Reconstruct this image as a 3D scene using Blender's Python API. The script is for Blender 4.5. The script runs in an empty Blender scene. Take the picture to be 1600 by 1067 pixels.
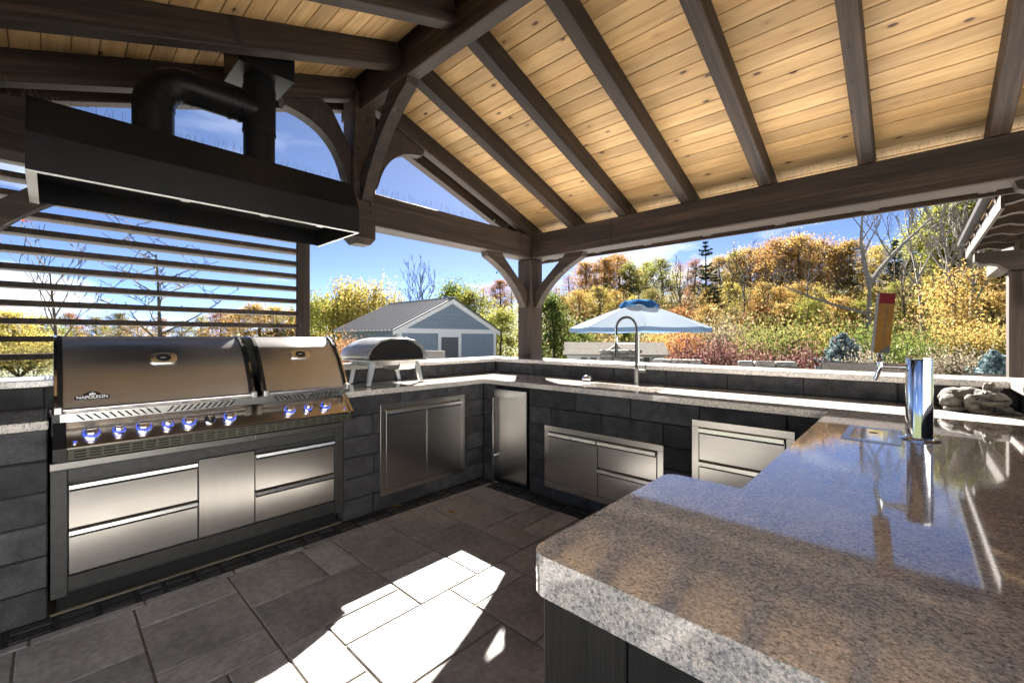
import bpy, bmesh, math, random
from mathutils import Vector, Matrix, noise
rnd = random.Random(7)
PI = math.pi
scene = bpy.context.scene
C = scene.collection

# ------------------------------------------------------------------ camera, sky, sun, exposure
TH = math.radians(42.92)
CAMH = 1.30
FPX = 671.4; CX = 800.0; V0 = 527.85
FW = Vector((-math.sin(TH), math.cos(TH), 0)); RT = Vector((math.cos(TH), math.sin(TH), 0))
cam_data = bpy.data.cameras.new('camera')
cam = bpy.data.objects.new('camera', cam_data); C.objects.link(cam)
cam.location = (0, 0, CAMH); cam.rotation_euler = (PI/2, 0, TH)
cam_data.sensor_width = 36; cam_data.lens = 36*FPX/1600
cam_data.shift_y = -(533.5-V0)/1600
cam_data.clip_start = 0.05; cam_data.clip_end = 3000
scene.camera = cam

SUN_EL = math.radians(34.3)
SUN_AZ = math.radians(40.8)                 # to the left of +Y
sun_dir = Vector((-math.sin(SUN_AZ)*math.cos(SUN_EL), math.cos(SUN_AZ)*math.cos(SUN_EL), math.sin(SUN_EL)))
sd = bpy.data.lights.new('sun', 'SUN'); sd.energy = 5.0; sd.angle = math.radians(0.53); sd.color = (1.0, 0.94, 0.86)
sun = bpy.data.objects.new('sun', sd); C.objects.link(sun)
sun.rotation_euler = sun_dir.to_track_quat('Z', 'Y').to_euler()

world = bpy.data.worlds.new('World'); scene.world = world; world.use_nodes = True
wn = world.node_tree.nodes; wl = world.node_tree.links
for n in list(wn): wn.remove(n)
w_out = wn.new('ShaderNodeOutputWorld'); w_bg = wn.new('ShaderNodeBackground')
w_sky = wn.new('ShaderNodeTexSky'); w_sky.sky_type = 'NISHITA'; w_sky.sun_disc = False
w_sky.sun_elevation = SUN_EL; w_sky.sun_rotation = -SUN_AZ
w_sky.altitude = 300; w_sky.air_density = 0.125; w_sky.dust_density = 0.05; w_sky.ozone_density = 1.6
# thin wisps and a few fair-weather cumulus low over the horizon, all round the sky
w_tc = wn.new('ShaderNodeTexCoord')
w_map = wn.new('ShaderNodeMapping'); w_map.inputs['Scale'].default_value = (1.6, 1.6, 5.5)
w_map.inputs['Location'].default_value = (3.1, 0.4, 0.2)
wl.new(w_tc.outputs['Generated'], w_map.inputs['Vector'])
w_n1 = wn.new('ShaderNodeTexNoise'); w_n1.inputs['Scale'].default_value = 1.5; w_n1.inputs['Detail'].default_value = 9; w_n1.inputs['Roughness'].default_value = 0.56
wl.new(w_map.outputs['Vector'], w_n1.inputs['Vector'])
w_r1 = wn.new('ShaderNodeValToRGB'); w_r1.color_ramp.elements[0].position = 0.53; w_r1.color_ramp.elements[1].position = 0.68
wl.new(w_n1.outputs['Fac'], w_r1.inputs['Fac'])
w_sep = wn.new('ShaderNodeSeparateXYZ'); wl.new(w_tc.outputs['Generated'], w_sep.inputs['Vector'])
w_band = wn.new('ShaderNodeMapRange'); w_band.inputs['From Min'].default_value = 0.16; w_band.inputs['From Max'].default_value = 0.30
w_band.inputs['To Min'].default_value = 1.0; w_band.inputs['To Max'].default_value = 0.16
wl.new(w_sep.outputs['Z'], w_band.inputs['Value'])
w_mul = wn.new('ShaderNodeMath'); w_mul.operation = 'MULTIPLY'
wl.new(w_r1.outputs['Color'], w_mul.inputs[0]); wl.new(w_band.outputs['Result'], w_mul.inputs[1])
w_mix = wn.new('ShaderNodeMixRGB'); w_mix.inputs['Color2'].default_value = (4.0, 4.1, 4.3, 1)
wl.new(w_mul.outputs[0], w_mix.inputs['Fac']); wl.new(w_sky.outputs['Color'], w_mix.inputs['Color1'])
wl.new(w_mix.outputs['Color'], w_bg.inputs['Color'])
w_bg.inputs['Strength'].default_value = 0.05
wl.new(w_bg.outputs['Background'], w_out.inputs['Surface'])

scene.view_settings.view_transform = 'Standard'; scene.view_settings.look = 'None'
scene.view_settings.gamma = 1.0; scene.view_settings.use_curve_mapping = False
scene.view_settings.exposure = 3.42
scene.cycles.max_bounces = 10; scene.cycles.diffuse_bounces = 6; scene.cycles.glossy_bounces = 4
scene.cycles.sample_clamp_indirect = 6.0

# ------------------------------------------------------------------ helpers
def at(u, v, depth):
    return Vector((0, 0, CAMH)) + depth*(FW + RT*((u-CX)/FPX) + Vector((0, 0, (V0-v)/FPX)))
def tag(o, label, cat, group=None, kind=None):
    if label: o['label'] = label
    if cat: o['category'] = cat
    if group: o['group'] = group
    if kind: o['kind'] = kind
    return o
def thing(name, label, cat, loc=(0, 0, 0), rz=0, group=None):
    o = bpy.data.objects.new(name, None); C.objects.link(o); o.empty_display_size = 0.1
    o.location = loc; o.rotation_euler = (0, 0, rz)
    return tag(o, label, cat, group)
def copy_tree(o, parent=None):
    c = o.copy(); C.objects.link(c); c.parent = parent
    for ch in list(o.children): copy_tree(ch, c)
    return c

class MB:
    def __init__(s): s.v = []; s.f = []
    def quad(s, a, b, c, d):
        n = len(s.v); s.v += [Vector(a), Vector(b), Vector(c), Vector(d)]; s.f.append((n, n+1, n+2, n+3)); return s
    def box(s, x0, x1, y0, y1, z0, z1, ch=0.0):
        cx, cy, cz = (x0+x1)/2, (y0+y1)/2, (z0+z1)/2; hx, hy, hz = (x1-x0)/2, (y1-y0)/2, (z1-z0)/2
        n = len(s.v)
        if ch <= 0:
            for sx in (-1, 1):
                for sy in (-1, 1):
                    for sz in (-1, 1): s.v.append(Vector((cx+sx*hx, cy+sy*hy, cz+sz*hz)))
            for q in ((0,1,3,2),(4,6,7,5),(0,4,5,1),(2,3,7,6),(0,2,6,4),(1,5,7,3)): s.f.append(tuple(n+i for i in q))
            return s
        idx = {}
        for sx in (-1, 1):
            for sy in (-1, 1):
                for sz in (-1, 1):
                    for a in range(3):
                        p = [cx+sx*(hx-ch), cy+sy*(hy-ch), cz+sz*(hz-ch)]
                        p[a] += ch*(sx, sy, sz)[a]
                        idx[(sx, sy, sz, a)] = len(s.v); s.v.append(Vector(p))
        def face(keys, nrm):
            ids = [idx[k] for k in keys]
            p = [s.v[i] for i in ids]
            if (p[1]-p[0]).cross(p[2]-p[1]).dot(Vector(nrm)) < 0: ids.reverse()
            s.f.append(tuple(ids))
        for a in range(3):
            b, c = [(1, 2), (0, 2), (0, 1)][a]
            for sg in (-1, 1):
                ks = []
                for sb, sc in ((-1,-1),(1,-1),(1,1),(-1,1)):
                    t = [0, 0, 0]; t[a] = sg; t[b] = sb; t[c] = sc; ks.append((*t, a))
                nr = [0, 0, 0]; nr[a] = sg; face(ks, nr)
        for a in range(3):
            b, c = [(1, 2), (0, 2), (0, 1)][a]
            for sb in (-1, 1):
                for sc in (-1, 1):
                    def key(sa, ax):
                        t = [0, 0, 0]; t[a] = sa; t[b] = sb; t[c] = sc; return (*t, ax)
                    nr = [0, 0, 0]; nr[b] = sb; nr[c] = sc
                    face([key(-1, b), key(1, b), key(1, c), key(-1, c)], nr)
        for sx in (-1, 1):
            for sy in (-1, 1):
                for sz in (-1, 1): face([(sx, sy, sz, 0), (sx, sy, sz, 1), (sx, sy, sz, 2)], (sx, sy, sz))
        return s
    def prism(s, pts, ax, a0, a1):
        """extrude 2-D polygon (in the two other axes, cyclic order) along axis ax"""
        n = len(s.v); k = len(pts)
        for a in (a0, a1):
            for p in pts:
                q = {'x': (a, p[0], p[1]), 'y': (p[0], a, p[1]), 'z': (p[0], p[1], a)}[ax]
                s.v.append(Vector(q))
        s.f.append(tuple(range(n, n+k))); s.f.append(tuple(range(n+2*k-1, n+k-1, -1)))
        for i in range(k):
            j = (i+1) % k; s.f.append((n+i, n+k+i, n+k+j, n+j))
        return s
    def tube(s, pts, r, seg=10, cap=True):
        pts = [Vector(p) for p in pts]; m = len(pts)
        rs = r if isinstance(r, (list, tuple)) else [r]*m
        n0 = len(s.v); prev = None
        for i, p in enumerate(pts):
            d = (pts[min(i+1, m-1)]-pts[max(i-1, 0)]).normalized()
            if prev is None:
                u = d.orthogonal().normalized()
            else:
                u = (prev - d*prev.dot(d));  u = u.normalized() if u.length > 1e-6 else d.orthogonal().normalized()
            prev = u; w = d.cross(u)
            for k in range(seg):
                a = 2*PI*k/seg; s.v.append(p + (u*math.cos(a)+w*math.sin(a))*rs[i])
        for i in range(m-1):
            for k in range(seg):
                a = n0+i*seg+k; b = n0+i*seg+(k+1) % seg
                s.f.append((a, b, b+seg, a+seg))
        if cap:
            s.f.append(tuple(n0+k for k in reversed(range(seg)))); s.f.append(tuple(n0+(m-1)*seg+k for k in range(seg)))
        return s
    def lathe(s, prof, seg=24, c=(0, 0, 0), M=None):
        n0 = len(s.v); c = Vector(c)
        for r, z in prof:
            for k in range(seg):
                a = 2*PI*k/seg; p = Vector((r*math.cos(a), r*math.sin(a), z))
                s.v.append((M @ p if M else p) + c)
        for i in range(len(prof)-1):
            for k in range(seg):
                a = n0+i*seg+k; b = n0+i*seg+(k+1) % seg; s.f.append((a, b, b+seg, a+seg))
        s.f.append(tuple(n0+k for k in reversed(range(seg)))); s.f.append(tuple(n0+(len(prof)-1)*seg+k for k in range(seg)))
        return s
    def mesh(s, name, smooth=False):
        me = bpy.data.meshes.new(name); me.from_pydata([tuple(p) for p in s.v], [], s.f)
        bm = bmesh.new(); bm.from_mesh(me); bmesh.ops.recalc_face_normals(bm, faces=bm.faces); bm.to_mesh(me); bm.free()
        if smooth:
            for p in me.polygons: p.use_smooth = True
            try: me.set_sharp_from_angle(angle=math.radians(38))
            except Exception: pass
        return me
    def build(s, name, mat, parent=None, smooth=False, loc=None, rot=None):
        me = s.mesh(name, smooth); me.materials.append(mat)
        o = bpy.data.objects.new(name, me); C.objects.link(o); o.parent = parent
        if loc is not None: o.location = loc
        if rot is not None: o.rotation_euler = rot
        return o
_cache = {}
def piece(name, dims, ch, mat, parent, loc, rot=None):
    """chamfered block centred on its own origin; mesh data shared between equal pieces"""
    key = (name, tuple(round(d, 4) for d in dims), ch, mat.name)
    if key not in _cache:
        hx, hy, hz = (d/2 for d in dims)
        me = MB().box(-hx, hx, -hy, hy, -hz, hz, ch).mesh(name); me.materials.append(mat); _cache[key] = me
    o = bpy.data.objects.new(name, _cache[key]); C.objects.link(o); o.parent = parent; o.location = loc
    if rot is not None: o.rotation_euler = rot
    return o
def timber(name, p0, p1, w, h, mat, parent, ch=0.006, up=(0, 0, 1)):
    """squared timber from p0 to p1, local X along its length, w across, h deep"""
    p0, p1 = Vector(p0), Vector(p1); d = p1-p0; L = d.length; x = d.normalized()
    y = Vector(up).cross(x).normalized(); z = x.cross(y)
    M = Matrix((x, y, z)).transposed()
    o = MB().box(-L/2, L/2, -w/2, w/2, -h/2, h/2, ch).build(name, mat, parent)
    o.location = (p0+p1)/2; o.rotation_euler = M.to_euler()
    return o

# ------------------------------------------------------------------ materials
def nt(name):
    m = bpy.data.materials.new(name); m.use_nodes = True
    t = m.node_tree; b = t.nodes['Principled BSDF']
    return m, t, b
def nd(t, typ, **kw):
    n = t.nodes.new(typ)
    for k, v in kw.items():
        if k in n.inputs: n.inputs[k].default_value = v
        else: setattr(n, k, v)
    return n
def ramp(t, fac, stops):
    r = t.nodes.new('ShaderNodeValToRGB'); e = r.color_ramp.elements
    while len(e) < len(stops): e.new(0.5)
    for i, (p, c) in enumerate(stops):
        e[i].position = p; e[i].color = (*c, 1) if len(c) == 3 else c
    t.links.new(fac, r.inputs['Fac']); return r.outputs['Color']
def coords(t, scale=(1, 1, 1), rand=True, which='Object'):
    tc = nd(t, 'ShaderNodeTexCoord'); mp = nd(t, 'ShaderNodeMapping'); mp.inputs['Scale'].default_value = scale
    t.links.new(tc.outputs[which], mp.inputs['Vector'])
    if rand:
        oi = nd(t, 'ShaderNodeObjectInfo'); mu = nd(t, 'ShaderNodeMath', operation='MULTIPLY'); mu.inputs[1].default_value = 37.0
        t.links.new(oi.outputs['Random'], mu.inputs[0]); t.links.new(mu.outputs[0], mp.inputs['Location'])
    return mp.outputs['Vector']
def noise_(t, vec, scale, detail=4, rough=0.55, dist=0.0):
    n = nd(t, 'ShaderNodeTexNoise'); n.inputs['Scale'].default_value = scale; n.inputs['Detail'].default_value = detail
    n.inputs['Roughness'].default_value = rough; n.inputs['Distortion'].default_value = dist
    t.links.new(vec, n.inputs['Vector']); return n.outputs['Fac']
def mixc(t, a, b, fac, mode='MIX'):
    m = nd(t, 'ShaderNodeMixRGB', blend_type=mode)
    for s, v in (('Color1', a), ('Color2', b), ('Fac', fac)):
        if hasattr(v, 'is_linked') or isinstance(v, bpy.types.NodeSocket): t.links.new(v, m.inputs[s])
        elif s == 'Fac': m.inputs[s].default_value = v
        else: m.inputs[s].default_value = (*v, 1)
    return m.outputs['Color']
def bump(t, b, h, strength=0.3, dist=0.01):
    n = nd(t, 'ShaderNodeBump'); n.inputs['Strength'].default_value = strength; n.inputs['Distance'].default_value = dist
    t.links.new(h, n.inputs['Height']); t.links.new(n.outputs['Normal'], b.inputs['Normal'])
def randval(t, lo, hi):
    oi = nd(t, 'ShaderNodeObjectInfo'); mr = nd(t, 'ShaderNodeMapRange')
    mr.inputs['To Min'].default_value = lo; mr.inputs['To Max'].default_value = hi
    t.links.new(oi.outputs['Random'], mr.inputs['Value']); return mr.outputs['Result']
def hsv(t, col, v=None, s=1.0):
    h = nd(t, 'ShaderNodeHueSaturation'); t.links.new(col, h.inputs['Color']); h.inputs['Saturation'].default_value = s
    if v is not None: t.links.new(v, h.inputs['Value'])
    return h.outputs['Color']
def plain(name, col, rough=0.5, metal=0.0, emit=None, es=0.0):
    m, t, b = nt(name); b.inputs['Base Color'].default_value = (*col, 1); b.inputs['Roughness'].default_value = rough
    b.inputs['Metallic'].default_value = metal
    if emit: b.inputs['Emission Color'].default_value = (*emit, 1); b.inputs['Emission Strength'].default_value = es
    return m
def mottled(name, c0, c1, scale=6, rough=0.6, metal=0.0, bumps=0.15, bd=0.005, vr=(0.85, 1.15), detail=5):
    m, t, b = nt(name); vec = coords(t)
    n = noise_(t, vec, scale, detail); n2 = noise_(t, vec, scale*9, 3)
    c = ramp(t, n, [(0.3, c0), (0.7, c1)])
    c = mixc(t, c, ramp(t, n2, [(0.3, (0.55,)*3), (0.7, (1.25,)*3)]), 0.6, 'MULTIPLY')
    t.links.new(hsv(t, c, randval(t, *vr)), b.inputs['Base Color']); b.inputs['Roughness'].default_value = rough
    b.inputs['Metallic'].default_value = metal
    if bumps: bump(t, b, n2, bumps, bd)
    return m
def wood(name, dark, mid, light, rough=0.62, g=22, knots=False, vr=(0.8, 1.2), gloss=0.35, knotcol=(0.10, 0.042, 0.016), fc=(0.35, 1.45), fmix=0.75, bmix=0.8, kr=0.055):
    m, t, b = nt(name)
    vec = coords(t, (0.55, g, g)); fine = coords(t, (4.0, g*6, g*6)); 
    n = noise_(t, vec, 1.0, 5, 0.6, 0.9); f = noise_(t, fine, 1.0, 3, 0.6)
    c = ramp(t, n, [(0.28, dark), (0.5, mid), (0.74, light)])
    c = mixc(t, c, ramp(t, f, [(0.3, (fc[0],)*3), (0.7, (fc[1],)*3)]), fmix, 'MULTIPLY')
    blot = noise_(t, coords(t, (1.2, 3, 3)), 1.6, 3)
    c = mixc(t, c, ramp(t, blot, [(0.3, (0.66,)*3), (0.7, (1.25,)*3)]), bmix, 'MULTIPLY')
    if knots:
        vo = nd(t, 'ShaderNodeTexVoronoi'); vo.inputs['Scale'].default_value = 1.0; vo.inputs['Randomness'].default_value = 1.0
        t.links.new(coords(t, (4.2, 9.5, 0.5)), vo.inputs['Vector'])
        k = ramp(t, vo.outputs['Distance'], [(0.0, (1, 1, 1)), (kr, (1, 1, 1)), (kr*1.5, (0.22,)*3), (kr*3.2, (0, 0, 0))])
        # only some cells carry a knot
        on = nd(t, 'ShaderNodeMath', operation='GREATER_THAN'); on.inputs[1].default_value = 0.22
        sp = nd(t, 'ShaderNodeSeparateColor'); t.links.new(vo.outputs['Color'], sp.inputs['Color']); t.links.new(sp.outputs[0], on.inputs[0])
        kk = nd(t, 'ShaderNodeMath', operation='MULTIPLY'); t.links.new(k, kk.inputs[0]); t.links.new(on.outputs[0], kk.inputs[1])
        c = mixc(t, c, knotcol, kk.outputs[0])
    t.links.new(hsv(t, c, randval(t, *vr)), b.inputs['Base Color'])
    b.inputs['Roughness'].default_value = rough; b.inputs['Specular IOR Level'].default_value = gloss
    bump(t, b, f, 0.5, 0.004)
    return m
def steel(name, col=(0.66, 0.645, 0.62), rough=0.25, axis=(1.5, 1.5, 420), strength=0.006, aniso=0.45):
    m, t, b = nt(name); b.inputs['Metallic'].default_value = 1.0
    big = noise_(t, coords(t, (2.5, 2.5, 1.6)), 1.0, 2, 0.5); f = noise_(t, coords(t, axis), 1.0, 2, 0.5)
    c = mixc(t, col, tuple(c*0.80 for c in col), ramp(t, big, [(0.25, (0,)*3), (0.8, (1,)*3)]))
    t.links.new(mixc(t, c, ramp(t, f, [(0.3, (0.86,)*3), (0.7, (1.06,)*3)]), 0.6, 'MULTIPLY'), b.inputs['Base Color'])
    mr = nd(t, 'ShaderNodeMapRange'); mr.inputs['To Min'].default_value = rough*0.85; mr.inputs['To Max'].default_value = rough*1.2
    t.links.new(big, mr.inputs['Value']); t.links.new(mr.outputs['Result'], b.inputs['Roughness'])
    b.inputs['Anisotropic'].default_value = aniso
    tg = nd(t, 'ShaderNodeTangent'); tg.direction_type = 'RADIAL'; tg.axis = 'Z'; t.links.new(tg.outputs[0], b.inputs['Tangent'])
    return m
def granite(name, rough=0.06):
    m, t, b = nt(name); vec = coords(t, rand=False)
    warp = nd(t, 'ShaderNodeTexNoise'); warp.inputs['Scale'].default_value = 90; t.links.new(vec, warp.inputs['Vector'])
    wv = nd(t, 'ShaderNodeMixRGB', blend_type='ADD'); wv.inputs['Fac'].default_value = 0.012; t.links.new(vec, wv.inputs['Color1']); t.links.new(warp.outputs['Color'], wv.inputs['Color2'])
    v1 = nd(t, 'ShaderNodeTexVoronoi'); v1.inputs['Scale'].default_value = 210; t.links.new(wv.outputs['Color'], v1.inputs['Vector'])
    sp = nd(t, 'ShaderNodeSeparateColor'); t.links.new(v1.outputs['Color'], sp.inputs['Color'])
    c = ramp(t, sp.outputs[0], [(0.0, (0.42, 0.415, 0.41)), (0.3, (0.60, 0.58, 0.555)), (0.6, (0.74, 0.70, 0.655)), (1.0, (0.86, 0.82, 0.77))])
    n = noise_(t, vec, 150, 4, 0.7); n2 = noise_(t, vec, 22, 5, 0.65); n3 = noise_(t, vec, 330, 2)
    c = mixc(t, c, ramp(t, n, [(0.38, (0.20,)*3), (0.48, (1.0,)*3)]), 0.75, 'MULTIPLY')
    c = mixc(t, c, ramp(t, n3, [(0.35, (0.55,)*3), (0.6, (1.1,)*3)]), 0.7, 'MULTIPLY')
    c = mixc(t, c, ramp(t, n2, [(0.3, (0.70, 0.73, 0.78)), (0.7, (1.2, 1.1, 1.0))]), 0.75, 'MULTIPLY')
    t.links.new(c, b.inputs['Base Color']); b.inputs['Roughness'].default_value = rough; b.inputs['IOR'].default_value = 1.75; b.inputs['Coat Weight'].default_value = 0.6; b.inputs['Coat Roughness'].default_value = 0.03
    return m
LEAF_K = 0.78
def leafmat(name, c0, c1, c2, trans=0.45):
    m = bpy.data.materials.new(name); m.use_nodes = True; t = m.node_tree
    for n in list(t.nodes): t.nodes.remove(n)
    out = nd(t, 'ShaderNodeOutputMaterial'); geo = nd(t, 'ShaderNodeNewGeometry')
    k = LEAF_K; c0, c1, c2 = (tuple(x*k for x in c) for c in (c0, c1, c2))
    c = ramp(t, geo.outputs['Random Per Island'], [(0.0, c0), (0.5, c1), (1.0, c2)])
    c = hsv(t, c, randval(t, 0.8, 1.2))
    d = nd(t, 'ShaderNodeBsdfDiffuse'); tr = nd(t, 'ShaderNodeBsdfTranslucent'); mx = nd(t, 'ShaderNodeMixShader')
    mx.inputs['Fac'].default_value = trans
    t.links.new(c, d.inputs['Color']); t.links.new(c, tr.inputs['Color'])
    t.links.new(d.outputs[0], mx.inputs[1]); t.links.new(tr.outputs[0], mx.inputs[2]); t.links.new(mx.outputs[0], out.inputs['Surface'])
    return m

M_TIMBER = wood('stained_timber', (0.008, 0.0046, 0.0028), (0.026, 0.0152, 0.0092), (0.060, 0.0365, 0.0235), 0.65, knots=True, knotcol=(0.008, 0.005, 0.004), kr=0.06)
M_PINE = wood('pine_boards', (0.40, 0.240, 0.098), (0.49, 0.315, 0.138), (0.575, 0.395, 0.195), 0.55, g=9, knots=True, vr=(0.82, 1.14), fc=(0.7, 1.2), fmix=0.5, bmix=0.5, kr=0.075, knotcol=(0.075, 0.03, 0.012))
M_BLOCK = mottled('charcoal_block', (0.022, 0.023, 0.025), (0.066, 0.066, 0.070), 11, 0.85, 0, 0.9, 0.006, (0.65, 1.4))
M_CORE = plain('dark_joint_mortar', (0.018, 0.018, 0.019), 0.95)  # plain dark filler behind block joints and under the cobbles
M_GRANITE = granite('polished_granite')
M_LEDGE = granite('ledge_granite', 0.22)
M_STEEL = steel('brushed_steel')
M_STEEL_V = steel('brushed_steel_upright', axis=(420, 420, 1.5))
M_STEEL_PANEL = steel('control_panel_steel', (0.66, 0.60, 0.53), 0.2)
M_LID = steel('lid_steel', (0.80, 0.78, 0.75), 0.33)
M_CHROME = plain('chrome', (0.72, 0.73, 0.75), 0.06, 1.0)
M_ALU = plain('cast_aluminium', (0.55, 0.55, 0.54), 0.35, 1.0)
M_CHAR = mottled('charcoal_powder_coat', (0.035, 0.036, 0.036), (0.055, 0.056, 0.055), 30, 0.45, 0.3, 0.05, 0.001)
M_BLACK = plain('black_plastic', (0.008, 0.008, 0.009), 0.35)
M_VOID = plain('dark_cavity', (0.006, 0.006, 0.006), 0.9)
M_HOOD = mottled('black_sheet_metal', (0.005, 0.005, 0.0055), (0.010, 0.0095, 0.0095), 5, 0.36, 0.0, 0.03, 0.001)
M_HOOD.node_tree.nodes['Principled BSDF'].inputs['Specular IOR Level'].default_value = 0.14
M_OLIVE = plain('vent_grille_paint', (0.10, 0.10, 0.075), 0.45, 0.6)
M_BLUE = plain('blue_led_ring', (0.05, 0.08, 0.6), 0.3, 0, (0.08, 0.14, 1.0), 0.09)
M_WHITE = plain('white_lettering', (0.8, 0.8, 0.8), 0.5)
M_PAVER = mottled('patio_paver', (0.215, 0.208, 0.200), (0.36, 0.345, 0.330), 4, 0.62, 0, 0.35, 0.003, (0.78, 1.22))
M_COBBLE = mottled('dark_cobble', (0.018, 0.018, 0.020), (0.045, 0.045, 0.048), 20, 0.75, 0, 0.6, 0.006, (0.7, 1.4))
M_SAND = mottled('joint_sand', (0.10, 0.085, 0.06), (0.20, 0.17, 0.12), 40, 0.95)
M_CONC = mottled('pale_concrete', (0.55, 0.55, 0.55), (0.66, 0.66, 0.66), 2, 0.85)
M_GRASS = mottled('lawn_grass', (0.022, 0.036, 0.010), (0.055, 0.065, 0.02), 0.8, 0.95, 0, 0.5, 0.03)
M_STONE = mottled('grey_fieldstone', (0.10, 0.095, 0.088), (0.21, 0.20, 0.185), 9, 0.9, 0, 0.7, 0.02, (0.7, 1.25))
M_SIDING = mottled('blue_grey_siding', (0.21, 0.265, 0.33), (0.235, 0.29, 0.355), 3, 0.6, 0, 0.05)
M_TRIM = plain('white_trim_paint', (0.72, 0.73, 0.74), 0.5)
M_ROOFM = plain('grey_metal_roofing', (0.44, 0.445, 0.45), 0.42, 0.2)
M_RIB = plain('roof_rib_paint', (0.16, 0.16, 0.165), 0.45, 0.2)
M_ROOFD = plain('dark_roof_sheet', (0.03, 0.03, 0.032), 0.5)
M_DK_GLASS = plain('dark_window_glass', (0.03, 0.035, 0.04), 0.08)
M_BARK = mottled('grey_bark', (0.045, 0.035, 0.028), (0.13, 0.11, 0.09), 12, 0.95, 0, 0.6, 0.02)
M_BARKL = mottled('pale_bark', (0.16, 0.14, 0.12), (0.30, 0.27, 0.24), 12, 0.95, 0, 0.5, 0.02)
L_ORANGE = leafmat('orange_leaves', (0.24, 0.115, 0.035), (0.38, 0.21, 0.065), (0.50, 0.33, 0.13))
L_GOLD = leafmat('golden_leaves', (0.27, 0.17, 0.045), (0.43, 0.285, 0.085), (0.55, 0.40, 0.16))
L_YELLOW = leafmat('yellow_leaves', (0.32, 0.25, 0.06), (0.44, 0.36, 0.09), (0.52, 0.44, 0.15))
L_YGREEN = leafmat('yellow_green_leaves', (0.12, 0.14, 0.03), (0.24, 0.25, 0.055), (0.40, 0.37, 0.10))
L_GREEN = leafmat('green_leaves', (0.05, 0.085, 0.022), (0.10, 0.14, 0.035), (0.21, 0.22, 0.06))
L_OLIVE = leafmat('olive_leaves', (0.13, 0.12, 0.04), (0.22, 0.20, 0.07), (0.34, 0.28, 0.10))
L_RUSSET = leafmat('russet_leaves', (0.20, 0.08, 0.035), (0.32, 0.15, 0.06), (0.42, 0.24, 0.10))
L_PINE = leafmat('pine_needles', (0.025, 0.05, 0.025), (0.05, 0.085, 0.045), (0.10, 0.13, 0.07), 0.15)
L_SPRUCE = leafmat('blue_spruce_needles', (0.12, 0.18, 0.20), (0.22, 0.30, 0.32), (0.36, 0.44, 0.46), 0.15)
L_BARBERRY = leafmat('barberry_leaves', (0.05, 0.018, 0.02), (0.12, 0.05, 0.045), (0.24, 0.16, 0.14))
L_GRASSY = leafmat('pale_plume_grass', (0.14, 0.115, 0.075), (0.20, 0.17, 0.12), (0.27, 0.24, 0.19))
L_RED = leafmat('red_leaves', (0.35, 0.05, 0.02), (0.5, 0.10, 0.03), (0.55, 0.2, 0.05))

# ------------------------------------------------------------------ terrain
def smooth(a, b, x):
    t = min(1, max(0, (x-a)/(b-a))); return t*t*(3-2*t)
def gz(x, y):
    d = -math.sin(TH)*x + math.cos(TH)*y; l = math.cos(TH)*x + math.sin(TH)*y
    ang = math.degrees(math.atan2(l, max(d, 0.5))) if d > -5 else 90
    wgt = smooth(-14, 4, ang)*0.9 + 0.1
    z = -0.58
    z -= 0.72*smooth(11, 15, d)*(1-smooth(24, 30, d))*smooth(0, 2, l)*(1-smooth(9, 13, l))
    z += wgt*(9.5*smooth(26, 85, math.hypot(d, l)) + 0.5*noise.noise(Vector((x*0.06, y*0.06, 0)))*smooth(20, 40, d))
    return z
def terrain():
    me = bpy.data.meshes.new('ground'); v = []; f = []
    rad = [6.5, 9, 12, 15, 18, 21, 25, 30, 36, 43, 52, 62, 75, 90, 120, 180, 320, 700, 1500]; seg = 96
    for r in rad:
        for k in range(seg):
            a = 2*PI*k/seg; x, y = r*math.cos(a)-1, r*math.sin(a)+1.5; v.append((x, y, gz(x, y)))
    v.append((-1, 1.5, -0.58)); c = len(v)-1
    for i in range(len(rad)-1):
        for k in range(seg):
            a = i*seg+k; b = i*seg+(k+1) % seg; f.append((a, b, b+seg, a+seg))
    for k in range(seg): f.append((c, k, (k+1) % seg))
    me.from_pydata(v, [], f); me.materials.append(M_GRASS)
    for p in me.polygons: p.use_smooth = True
    o = bpy.data.objects.new('ground', me); C.objects.link(o); o['kind'] = 'structure'
terrain()

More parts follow.
